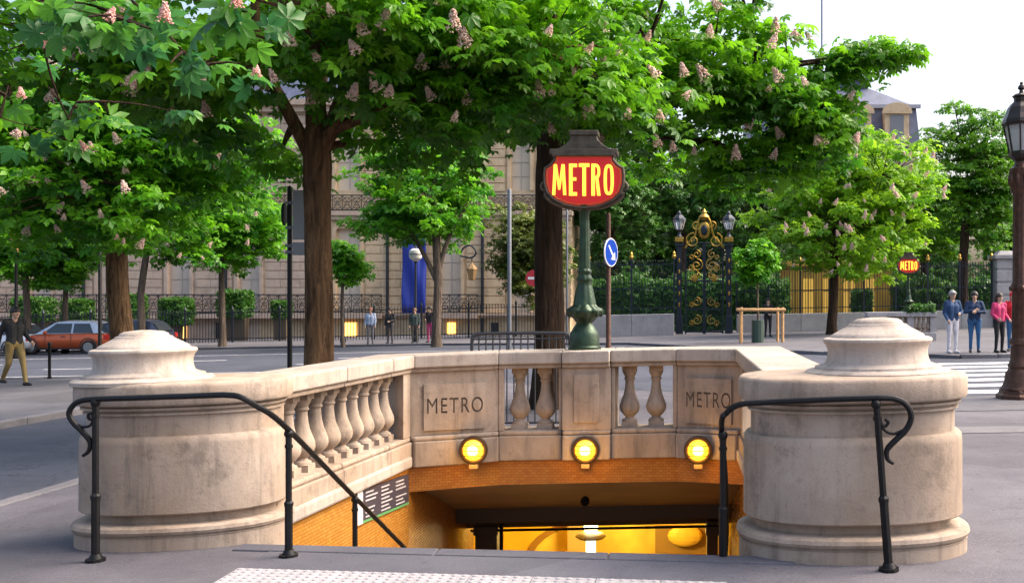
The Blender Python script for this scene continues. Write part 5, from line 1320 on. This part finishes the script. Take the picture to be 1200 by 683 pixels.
# cast iron street lamp at the crossing
Yc = 16.0; x = fx(1197, Yc); zg = gz(x, Yc)
LP = empty('lamp_post', (x, Yc, zg), 'tall brown cast iron lamp post with glass lantern by the zebra crossing', 'street lamp')
def zc(py): return fz(py, Yc)
fl = lambda t, z: 1 - .05 * abs(math.sin(7 * t))
mb = MB(); mb.lathe([(.40, zg - .05), (.40, zg + .06), (.36, zg + .08), (.35, zg + .13), (.32, zg + .16)], (x, Yc, 0), 8, rot=R(22)); mb.build('plinth', BROWNIRON, LP, bevel=.015)
mb = MB(); mb.lathe([(.33, zg + .155), (.30, zg + .2), (.27, zg + .26), (.25, zg + .4), (.20, zg + .48), (.215, zg + .52), (.20, zg + .56), (.17, zg + .62), (.165, zc(405)), (.185, zc(403)), (.185, zc(399)), (.16, zc(396))], (x, Yc, 0), 36); mb.build('base', BROWNIRON, LP, smooth=True)
mb = MB(); mb.lathe([(.152, zc(398)), (.145, zc(342)), (.165, zc(340)), (.165, zc(334)), (.14, zc(331)), (.132, zc(230)), (.14, zc(227)), (.17, zc(222)), (.185, zc(214)), (.175, zc(206)), (.19, zc(203)), (.19, zc(198)), (.12, zc(195)), (.10, zc(188))], (x, Yc, 0), 56, mod=fl); mb.build('column', BROWNIRON, LP, smooth=50)
for k in range(6):
    t = 2 * PI * k / 6 + .3; mb = MB(); mb.ball((x + .17 * math.cos(t), Yc + .17 * math.sin(t), zc(338)), (.04, .04, .05), 8, 6); mb.build('rosette', BROWNIRON, LP, smooth=True)
for k in range(10):
    t = 2 * PI * k / 10 + .3; mb = MB(); mb.ball((x + .175 * math.cos(t), Yc + .175 * math.sin(t), zc(211)), (.035, .035, .1), 8, 6); mb.build('capital_leaf', BROWNIRON, LP, smooth=True)
LB = mat('lantern_black', (.03, .022, .02), .4, .3)
mb = MB(); mb.lathe([(.10, zc(190)), (.16, zc(186)), (.20, zc(182)), (.20, zc(178))], (x, Yc, 0), 8, rot=R(22)); mb.build('lantern_seat', LB, LP)
mb = MB(); mb.lathe([(.175, zc(179)), (.265, zc(147)), (.26, zc(146)), (.17, zc(178))], (x, Yc, 0), 8, rot=R(22)); ln = mb.build('lantern_glass', GLASS, LP)
mb = MB()
for k in range(8):
    t = 2 * PI * k / 8 + R(22); mb.tube([(x + .185 * math.cos(t), Yc + .185 * math.sin(t), zc(179)), (x + .275 * math.cos(t), Yc + .275 * math.sin(t), zc(147))], .014, 5)
mb.build('lantern_bars', LB, LP)
mb = MB(); mb.lathe([(.29, zc(148)), (.31, zc(145)), (.30, zc(141)), (.26, zc(135)), (.22, zc(127)), (.17, zc(122)), (.12, zc(119)), (.12, zc(115)), (.15, zc(113)), (.12, zc(111)), (.04, zc(109)), (.03, zc(106)), (.06, zc(104)), (.05, zc(101)), (.02, zc(99)), (.035, zc(97.5)), (.002, zc(95.5))], (x, Yc, 0), 8, rot=R(22)); mb.build('lantern_hood', LB, LP)
mb = MB(); mb.tube([(x, Yc, zc(178)), (x, Yc, zc(160))], .03, 8); mb.build('burner', LB, LP)

# stakes round the sapling
Yk = 40.0; zg = gz(fx(888, Yk), Yk) + .1
root = empty('tree_stakes', (fx(892, Yk), Yk, zg), 'light timber stake frame guarding the sapling', 'tree guard')
for px, dy in ((867.5, -.2), (916.5, -.2), (870, .6), (913, .6)):
    x = fx(px, Yk); mb = MB(); mb.tube([(x, Yk + dy, zg - .1), (x, Yk + dy, fz(360, Yk))], .06, 10); mb.build('stake', WOODSTAKE, root, smooth=True)
for dy in (-.27, .67):
    mb = MB(); mb.tube([(fx(864, Yk), Yk + dy, fz(363, Yk)), (fx(920, Yk), Yk + dy, fz(363, Yk))], .06, 8); mb.build('cross_bar', WOODSTAKE, root, smooth=True)
mb = MB(); mb.lathe([(.25, 0), (.24, .9)], (fx(888, Yk), Yk, zg), 12); mb.build('trunk_guard', mat('guard_green', (.03, .06, .045), .6), root)

# second metro entrance across the road
Yn = 38.0
N2 = empty('far_metro_entrance', (fx(1060, Yn), Yn, gz(fx(1060, Yn), Yn)), 'distant stone metro balustrade with planting across the road', 'metro entrance')
zn = gz(fx(1060, Yn), Yn) + .1
for px0, px1 in ((1016, 1040), (1040.3, 1066), (1066.3, 1098)):
    mb = MB(); mb.b2(fx(px0, Yn), fx(px1, Yn), Yn, Yn + .4, zn - .2, zn + .35); mb.build('balustrade_base', STONE3, N2, bevel=.02); mb = MB(); mb.b2(fx(px0, Yn), fx(px1, Yn), Yn - .05, Yn + .45, zn + .95, zn + 1.12); mb.build('balustrade_stone', STONE3, N2, bevel=.02)
for k in range(15):
    px = 1019 + k * 5.4
    if k in (4, 9, 14, 0):
        mb = MB(); mb.b2(fx(px, Yn) - .13, fx(px, Yn) + .13, Yn + .04, Yn + .36, zn + .34, zn + .96); mb.build('pier', STONE3, N2)
    else: inst('baluster', BAL, N2, (fx(px, Yn), Yn + .2, zn + .06))
rng = np.random.default_rng(4); n = 500
Pp = np.stack([rng.uniform(fx(1062, Yn), fx(1096, Yn), n), rng.uniform(Yn - .05, Yn + .5, n), zn + 1.1 + rng.random(n) ** 2 * .35], 1)
o = inst('planting', leaves_mesh('planting', Pp, rng.uniform(.08, .14, n), LT_LOW, L_DARK, rng, 1.0), N2); o['kind'] = 'stuff'
# the far sign: same design, smaller in view
FS = copy_tree(S); FS.location = (fx(1066, Yn), Yn + .2, 1.1 - 1.105 - gx(SXc) + zn + 1.12)
FS['label'] = 'small distant red illuminated METRO sign across the road'; FS['category'] = 'sign'

# ================================================================== CARS
CARM = {}
def car(label, loc, rz, col, group='cars on the far side of the avenue', col2=None):
    root = empty('car', (0, 0, 0), label, 'car', group)
    paint = mat('car_paint_%s' % '_'.join(str(int(c * 100)) for c in col), col, .22, .35, .6)
    paint2 = paint if col2 is None else mat('car_cabin_paint', col2, .22, .35, .6)
    glass = mat('car_glass', (.03, .045, .06), .06); tyre = mat('tyre_rubber', (.015, .015, .016), .8); rim = mat('wheel_rim', (.35, .36, .38), .3, .8); blk = mat('car_trim', (.02, .02, .022), .6)
    # lofted lower body: (x, half width, z sill, z belt)
    st = [(-2.12, .62, .42, .70), (-2.08, .74, .36, .86), (-1.9, .82, .30, .95), (-1.3, .86, .26, .97), (-.4, .87, .24, .95), (.6, .87, .24, .93), (1.1, .86, .26, .88), (1.7, .82, .30, .80), (2.02, .74, .34, .70), (2.12, .6, .42, .58)]
    mb = MB(); n = 12; vs = []
    for (x, hw, zs, zb_) in st:
        zm = (zs + zb_) / 2; sec = [(-hw * .86, zs), (-hw * .98, zs + .08), (-hw, zm), (-hw * .985, zb_ - .08), (-hw * .9, zb_), (-hw * .4, zb_ + .035), (hw * .4, zb_ + .035), (hw * .9, zb_), (hw * .985, zb_ - .08), (hw, zm), (hw * .98, zs + .08), (hw * .86, zs)]
        vs += [(x, y, z) for y, z in sec]
    fs = []
    for i in range(len(st) - 1):
        for k in range(n): fs.append((i * n + k, (i + 1) * n + k, (i + 1) * n + (k + 1) % n, i * n + (k + 1) % n))
    fs += [list(range(n)), [(len(st) - 1) * n + k for k in range(n)][::-1]]
    mb.add(vs, fs); body = mb.build('body', paint, root, smooth=50)
    # cabin: roof shell with pillars
    lo = [(-1.98, .74, .96), (-1.75, .80, .97), (.62, .80, .93), (1.18, .76, .90)]
    hi = [(-1.55, .60, 1.42), (-1.25, .64, 1.49), (-.2, .65, 1.50), (.30, .62, 1.44)]
    mb = MB(); vs = []
    for (a, b) in zip(lo, hi): vs += [(a[0], -a[1], a[2]), (b[0], -b[1], b[2]), (b[0], -b[1] * .6, b[2] + .04), (b[0], b[1] * .6, b[2] + .04), (b[0], b[1], b[2]), (a[0], a[1], a[2])]
    fs = []
    for i in range(3):
        for k in range(5): fs.append((i * 6 + k, i * 6 + k + 1, (i + 1) * 6 + k + 1, (i + 1) * 6 + k))
    fs += [tuple(range(6))[::-1], tuple(18 + k for k in range(6))]
    mb.add(vs, fs); cab = mb.build('cabin', paint2, root, smooth=40)
    def lerp3(a, b, t): return tuple(a[i] + (b[i] - a[i]) * t for i in range(3))
    for sgn in (-1, 1):
        for (xa, xb, ya, yb) in ((-1.55, -.62, -1.32, -.62), (-.52, .72, -.52, .2)):
            pts = []
            for (xx, t) in ((xa, .06), (xb, .06), (yb, .86), (ya, .86)):
                hw = .81 - .16 * t; pts.append((xx, sgn * (hw + .012), .95 + .53 * t))
            mb = MB(); mb.add(pts + [(p[0], p[1] - sgn * .02, p[2]) for p in pts], [(0, 1, 2, 3) if sgn < 0 else (3, 2, 1, 0), (4, 5, 1, 0), (5, 6, 2, 1), (6, 7, 3, 2), (7, 4, 0, 3)]); mb.build('side_window', glass, root)
        for (xh, nm) in ((-.35, 'door'),):
            mb = MB(); mb.b2(-.30, -.12, sgn * .872 - .015, sgn * .872 + .015, .80, .83); mb.build('door_handle', blk, root)
        mb = MB(); mb.ball((.55, sgn * .98, 1.0), (.10, .09, .08), 8, 6); mb.build('mirror', paint, root, smooth=True)
        mb = MB(); mb.ball((1.98, sgn * .6, .66), (.14, .14, .08), 10, 6); mb.build('headlight', mat('headlight_glass', (.8, .8, .78), .1), root, smooth=True)
        mb = MB(); mb.b2(-2.13, -2.0, sgn * .66 - .12, sgn * .66 + .12, .68, .9); mb.build('tail_light', mat('tail_red', (.45, .02, .02), .25), root, bevel=.02)
        for wx in (-1.35, 1.32):
            mb = MB(); mb.lathe([(.31, -.11), (.33, -.08), (.335, 0), (.33, .08), (.31, .11)], (0, 0, 0), 24); mb.v = [(wx + a, sgn * .76 + c, .33 + b) for a, b, c in mb.v]; wh = mb.build('wheel', tyre, root, smooth=True)
            mb = MB(); mb.lathe([(.22, -.118), (.225, 0), (.22, .118)], (0, 0, 0), 16); mb.v = [(wx + a, sgn * .76 + c, .33 + b) for a, b, c in mb.v]; mb.build('rim', rim, wh, smooth=True)
            mb = MB(); mb.tube([(wx + .38 * math.cos(t), sgn * .845, .35 + .38 * math.sin(t)) for t in [PI * j / 10 for j in range(11)]], .035, 5); mb.build('wheel_arch', blk, root)
    mb = MB(); mb.add([(1.14, -.68, .94), (1.14, .68, .94), (.36, .56, 1.43), (.36, -.56, 1.43)], [(0, 1, 2, 3)]); mb.v = [(a + .03, b, c + .02) for a, b, c in mb.v]; mb.build('windscreen', glass, root)
    mb = MB(); mb.add([(-1.95, -.66, 1.0), (-1.95, .66, 1.0), (-1.6, .54, 1.38), (-1.6, -.54, 1.38)], [(0, 3, 2, 1)]); mb.v = [(a - .03, b, c + .02) for a, b, c in mb.v]; mb.build('rear_window', glass, root)
    for xx in (-2.135, 2.125):
        mb = MB(); mb.b2(xx - .008, xx + .008, -.26, .26, .45, .56); mb.build('number_plate', mat('plate_white', (.7, .7, .68), .4), root)
    for sgn in (-1, 1):
        for xx in (-.56, .62):
            mb = MB(); mb.b2(xx - .006, xx + .006, sgn * .874 - .004, sgn * .874 + .004, .36, .90); mb.build('door_gap', blk, root)
    mb = MB(); mb.b2(-2.1, 2.1, -.80, .80, .22, .30); mb.build('sill', blk, root)
    root.location = loc; root.rotation_euler = (0, 0, rz)
    return root
for (px, Yc_, col, lab, rz) in ((82, 46.5, (.48, .10, .035), 'silver hatchback with orange red light trail in its body paint before the clipped topiary', PI), (-8, 46.2, (.62, .64, .68), 'white hatchback cut off by the picture edge on the avenue', PI), (146, 47.0, (.05, .07, .12), 'dark blue hatchback passing behind the thick chestnut trunk', PI)):
    xx = fx(px, Yc_); car(lab, (xx, Yc_, gz(xx, Yc_) + .004), rz, col, col2=(.42, .48, .56) if px == 82 else None)  # first car: orange red of the taillight trail put into its body paint

# ================================================================== PEOPLE
def caps(mb, a, b, ra, rb, seg=10):
    a, b = Vector(a), Vector(b); d = (b - a); L = d.length; d = d / L if L > 1e-6 else Vector((0, 0, 1))
    pts = []; rs = []
    for k in range(5):
        t = PI / 2 * k / 4; pts.append(a - d * (ra * math.cos(t))); rs.append(max(.0008, ra * math.sin(t)))
    for k in range(5):
        t = PI / 2 * (1 - k / 4); pts.append(b + d * (rb * math.cos(t))); rs.append(max(.0008, rb * math.sin(t)))
    mb.tube(pts, rs, seg)
def person(label, loc, rz, pose, cols, hair='short', vox=.014, height=1.75, group=None, bulk=1.0):
    """cols: top, trousers, shoes, skin, hair. Faces -Y in its own axes."""
    root = empty('person', (0, 0, 0), label, 'person', group)
    J = dict(pel=(0, 0, .96), wai=(0, 0, 1.10), che=(0, .0, 1.30), nec=(0, .01, 1.50), hed=(0, -.015, 1.645),
             shL=(.185, 0, 1.43), shR=(-.185, 0, 1.43), elL=(.235, .03, 1.14), elR=(-.235, .03, 1.14), wrL=(.235, -.08, .90), wrR=(-.235, -.08, .90),
             hiL=(.095, 0, .93), hiR=(-.095, 0, .93), knL=(.105, -.02, .51), knR=(-.105, -.02, .51), anL=(.11, .02, .09), anR=(-.11, .02, .09))
    J.update(pose); J = {k: Vector(v) for k, v in J.items()}
    B = []  # (a, b, ra, rb, material index)  0 top 1 trousers 2 shoes 3 skin
    b = bulk
    for s in (-1, 1):
        B.append((J['pel'] + Vector((s * .065, 0, 0)), J['wai'] + Vector((s * .06, 0, 0)), .115 * b, .105 * b, 1 if False else 0)); B.append((J['wai'] + Vector((s * .06, 0, 0)), J['che'] + Vector((s * .075, 0, 0)), .108 * b, .12 * b, 0))
        B.append((J['che'] + Vector((s * .06, 0, .02)), J['nec'] + Vector((s * .09, 0, -.07)), .118 * b, .07 * b, 0))
    B.append((J['nec'] + Vector((0, 0, -.05)), J['nec'].lerp(J['hed'], .55), .058, .052, 3))
    h = J['hed']; B.append((h + Vector((0, .015, .03)), h + Vector((0, -.01, .0)), .092, .088, 3)); B.append((h + Vector((0, -.03, -.03)), h + Vector((0, -.045, -.085)), .07, .045, 3))
    B.append((h + Vector((0, -.09, .005)), h + Vector((0, -.112, -.03)), .013, .018, 3))
    for s in (-1, 1): B.append((h + Vector((s * .088, .01, .015)), h + Vector((s * .09, .012, -.025)), .018, .014, 3))
    for sd_ in 'LR':
        s = 1 if sd_ == 'L' else -1
        B.append((J['sh' + sd_], J['el' + sd_], .066 * b, .052 * b, 0)); B.append((J['el' + sd_], J['wr' + sd_], .052 * b, .038 * b, 0))
        d = (J['wr' + sd_] - J['el' + sd_]).normalized(); w_ = J['wr' + sd_]; side = d.cross(Vector((s, 0, 0))); side = side.normalized() if side.length > .1 else Vector((0, 1, 0))
        pm = w_ + d * .085; B.append((w_ + d * .02, pm, .028, .032, 3))
        for f in range(4):
            o = side * ((f - 1.5) * .021); L = (.062, .075, .07, .055)[f]; k1 = pm + o + d * L * .6; k2 = k1 + (d * .7 + Vector((-s * .5, 0, 0))).normalized() * L * .5
            B.append((pm + o, k1, .012, .0115, 3)); B.append((k1, k2, .0115, .0105, 3))
        B.append((w_ + d * .04 - side * .025, w_ + d * .10 - side * .055, .014, .012, 3))
        B.append((J['hi' + sd_], J['kn' + sd_], .098 * b, .064, 1)); B.append((J['kn' + sd_], J['an' + sd_], .062, .044, 1))
        a_ = J['an' + sd_]; fd = Vector((s * .02, -.17, 0)); 
        if 'ft' + sd_ in J: fd = J['ft' + sd_]
        B.append((a_ + Vector((0, .03, -.045)), a_ + fd * .55 + Vector((0, 0, -.05)), .046, .044, 2)); B.append((a_ + fd * .55 + Vector((0, 0, -.05)), a_ + fd + Vector((0, 0, -.055)), .042, .032, 2))
    B.append((J['hiL'], J['hiR'], .105 * b, .105 * b, 1)); B.append((J['pel'] + Vector((-.05, 0, -.02)), J['pel'] + Vector((.05, 0, -.02)), .11 * b, .11 * b, 1))
    mb = MB()
    for (a, c, ra, rb, m) in B: caps(mb, a, c, ra, rb)
    o = mb.build('body', mat('skin'), None)
    md = o.modifiers.new('r', 'REMESH'); md.mode = 'VOXEL'; md.voxel_size = vox; md2 = o.modifiers.new('s', 'SMOOTH'); md2.iterations = 2; md2.factor = .4
    bpy.context.view_layer.update(); dg = bpy.context.evaluated_depsgraph_get(); me = bpy.data.meshes.new_from_object(o.evaluated_get(dg)); o.modifiers.clear(); o.data = me
    n = len(me.polygons); C_ = np.empty(n * 3); me.polygons.foreach_get('center', C_); C_ = C_.reshape(-1, 3); best = np.full(n, 1e9); mi = np.zeros(n, np.int32)
    for (a, c, ra, rb, m) in B:
        a, c = np.array(a), np.array(c); d = c - a; t = np.clip(((C_ - a) @ d) / max(1e-9, d @ d), 0, 1); dist = np.linalg.norm(C_ - a - t[:, None] * d, axis=1) - (ra + (rb - ra) * t)
        q = dist < best; best[q] = dist[q]; mi[q] = m
    me.materials.clear()
    for k, nm in enumerate(('top', 'trousers', 'shoes', 'skin')):
        me.materials.append(mat('cloth_%s_%s' % (nm, '_'.join(str(int(v * 100)) for v in cols[k])), cols[k], .8 if k < 3 else .5, var=.25 if k < 2 else 0, vscale=6, bump=.4 if k < 2 else 0, bscale=14))
    me.polygons.foreach_set('material_index', mi); me.polygons.foreach_set('use_smooth', [True] * n); me.update(); o.parent = root
    hm = mat('hair_%s' % '_'.join(str(int(v * 100)) for v in cols[4]), cols[4], .6, var=.3, vscale=20)
    def child(mb, nm, m): 
        q = mb.build(nm, m, None, smooth=60); q.parent = root; return q
    # hair cap: upper shell, lower at the back
    mb = MB(); vs = []; seg, ring_ = 18, 8
    low = .12 if hair == 'short' else .30
    for i in range(ring_ + 1):
        for k in range(seg):
            t = 2 * PI * k / seg; back = .5 + .5 * math.sin(t); phi = (PI * .5 + (.10 + .55 * back) * (1 if hair != 'long' else 1.2)) * i / ring_
            r = .108; z = h.z + .02 + r * 1.12 * math.cos(phi)
            vs.append((h.x + r * math.sin(phi) * math.cos(t), h.y + .012 + r * 1.08 * math.sin(phi) * math.sin(t), z))
    fs = [(i * seg + k, (i + 1) * seg + k, (i + 1) * seg + (k + 1) % seg, i * seg + (k + 1) % seg) for i in range(1, ring_) for k in range(seg)] + [[seg + k for k in range(seg)]]
    mb.add(vs, fs); hq = child(mb, 'hair', hm); md = hq.modifiers.new('t', 'SOLIDIFY'); md.thickness = .012
    if hair == 'long':
        mb = MB(); mb.tube([h + Vector((0, .07, .02)), h + Vector((0, .09, -.10)), h + Vector((0, .075, -.24)), h + Vector((0, .06, -.34))], [.09, .095, .075, .03], 12); child(mb, 'long_hair', hm)
    if hair == 'cap':
        mb = MB(); mb.ball(h + Vector((0, -.10, .055)), (.075, .085, .014), 12, 6); child(mb, 'cap_peak', hm)
    for s in (-1, 1):
        mb = MB(); mb.ball(h + Vector((s * .034, -.093, .012)), (.011, .006, .007), 8, 5); child(mb, 'eye', mat('eye_dark', (.02, .015, .01), .3))
    mb = MB(); mb.ball(h + Vector((0, -.093, -.062)), (.024, .008, .007), 8, 5); child(mb, 'mouth', mat('lips', (.35, .12, .1), .5))
    root.location = loc; root.rotation_euler = (0, 0, rz); s = height / 1.75; root.scale = (s, s, s)
    return root
SK = (.52, .32, .22)
def gp(px, Y, up=.1): xx = fx(px, Y); return (xx, Y, gz(xx, Y) + up)
# walker at left: striding, seen from behind
person('person in dark jacket and khaki trousers walking on the far sidewalk', gp(17, 22.6), R(60),
       dict(knL=(.10, -.16, .52), anL=(.10, -.26, .09), knR=(-.10, .04, .50), anR=(-.10, .30, .14), wrL=(.25, -.20, .98), elL=(.24, .06, 1.16), wrR=(-.24, .18, .95), elR=(-.24, .12, 1.16), hed=(0, -.05, 1.63)),
       ((.012, .012, .014), (.20, .14, .05), (.02, .018, .018), SK, (.012, .01, .009)), 'short', .012, 1.78)
YPp = 28.6
person('person in dark blue jacket, white trousers and grey cap waiting at the crossing', gp(1116, YPp), R(15), dict(wrL=(.12, -.20, 1.12), elL=(.27, -.03, 1.14), wrR=(-.22, -.12, .95)), ((.015, .05, .13), (.62, .60, .64), (.6, .58, .6), SK, (.25, .24, .24)), 'cap', .014, 1.78, bulk=1.08)
person('person in navy jacket and blue jeans with arms folded at the crossing', gp(1142, YPp + .2), R(-10), dict(elL=(.27, -.06, 1.17), wrL=(.04, -.22, 1.18), elR=(-.27, -.06, 1.17), wrR=(-.04, -.20, 1.22)), ((.012, .035, .09), (.03, .12, .28), (.02, .02, .025), SK, (.02, .012, .01)), 'short', .014, 1.74, bulk=1.1)
person('person in pink jacket and black leggings at the crossing', gp(1171, YPp - .2), R(20), dict(wrR=(-.20, -.18, 1.02), wrL=(.22, -.16, 1.0)), ((.50, .035, .13), (.012, .012, .014), (.015, .015, .015), SK, (.03, .015, .01)), 'long', .014, 1.68)
person('person in bright red coat and hood with blue jeans at the crossing', gp(1187, YPp + .5), R(-25), dict(elL=(.27, 0, 1.17), wrL=(.14, -.2, 1.1)), ((.60, .012, .02), (.04, .13, .28), (.02, .02, .02), SK, (.60, .012, .02)), 'long', .014, 1.72)
g = 'pedestrians before the mansion fence'
YQ = 48.5
person('pedestrian in pale blue shirt and grey trousers before the mansion fence', gp(434, YQ), R(10), {}, ((.35, .42, .58), (.16, .15, .17), (.03, .03, .03), SK, (.25, .1, .05)), 'short', .02, 1.75, g)
person('pedestrian in black coat with long dark hair before the mansion fence', gp(457, YQ), R(-10), dict(wrL=(.1, -.2, 1.1)), ((.025, .025, .03), (.06, .055, .06), (.02, .02, .02), SK, (.02, .012, .01)), 'long', .02, 1.72, g)
person('pedestrian in dark green jacket before the blue banner', gp(486, YQ), R(5), {}, ((.04, .06, .06), (.09, .075, .06), (.02, .02, .02), SK, (.2, .1, .05)), 'short', .02, 1.68, g)
person('pedestrian in black top and pink trousers right of the blue banner', gp(504, YQ + .4), R(-20), dict(wrR=(-.12, -.2, 1.12)), ((.02, .02, .025), (.48, .06, .18), (.02, .02, .02), SK, (.02, .012, .01)), 'long', .02, 1.75, g)
person('guard in black suit and white shirt beside the staked sapling', gp(900, 47), R(10), dict(wrL=(.05, -.2, 1.05), wrR=(-.05, -.2, 1.05)), ((.012, .012, .016), (.012, .012, .015), (.01, .01, .01), SK, (.02, .015, .01)), 'short', .02, 1.8)

def garden_hedge(px0, px1, Y, pyt, lab, seed):
    rng = np.random.default_rng(seed); xa, xb = fx(px0, Y), fx(px1, Y); xm = (xa + xb) / 2; zg = gz(xm, Y); h = fz(pyt, Y) - zg; n = int((xb - xa) * 260)
    root = empty('garden_hedge', (xm, Y, zg), lab, 'hedge')
    q = np.stack([rng.uniform(xa, xb, n), Y + rng.uniform(-.7, .7, n), zg + h * rng.random(n) ** .8], 1); q[:, 2] += .25 * np.sin(q[:, 0] * 1.7) * (q[:, 2] - zg) / h
    o = inst('foliage', leaves_mesh('foliage', q, rng.uniform(.16, .3, n), LT_LOW, L_DARK, rng, 1.1), root); o['kind'] = 'stuff'
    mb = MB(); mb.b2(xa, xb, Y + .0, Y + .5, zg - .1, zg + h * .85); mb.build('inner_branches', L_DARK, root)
garden_hedge(690, 925, 62, 322, 'tall dark garden hedge behind the gilded gate', 91)
garden_hedge(1046, 1165, 62, 326, 'tall dark garden hedge between ochre wall and white stone pier', 92)
garden_hedge(1185, 1330, 62, 326, 'tall dark garden hedge right of the white stone pier', 93)

def distant_trees(px0, px1, Y, pyt, lab, seed, n):
    rng = np.random.default_rng(seed); k = 14
    xa, xb = fx(px0, Y), fx(px1, Y); zt = fz(pyt, Y); zg = gz((xa + xb) / 2, Y)
    C_ = np.stack([rng.uniform(xa, xb, k), Y + rng.uniform(-3, 3, k), zg + (zt - zg) * rng.uniform(.25, .8, k)], 1); rad = rng.uniform(2.5, 4.5, k)
    w_ = rng.integers(0, k, n); q = in_ellipsoid(n, rng, .55) * rad[w_][:, None] + C_[w_]; q[:, 2] = np.maximum(q[:, 2], zg)
    o = inst('distant_trees', leaves_mesh('distant_trees', q, rng.uniform(.35, .6, n), LT_LOW, L_DARK, rng, 1.0)); tag(o, lab, 'trees', None, 'stuff')
distant_trees(655, 940, 88, 190, 'dark mass of distant garden trees behind the palace gate', 95, 9000)
distant_trees(1030, 1330, 92, 250, 'dark mass of distant garden trees behind the stone pier', 96, 7000)
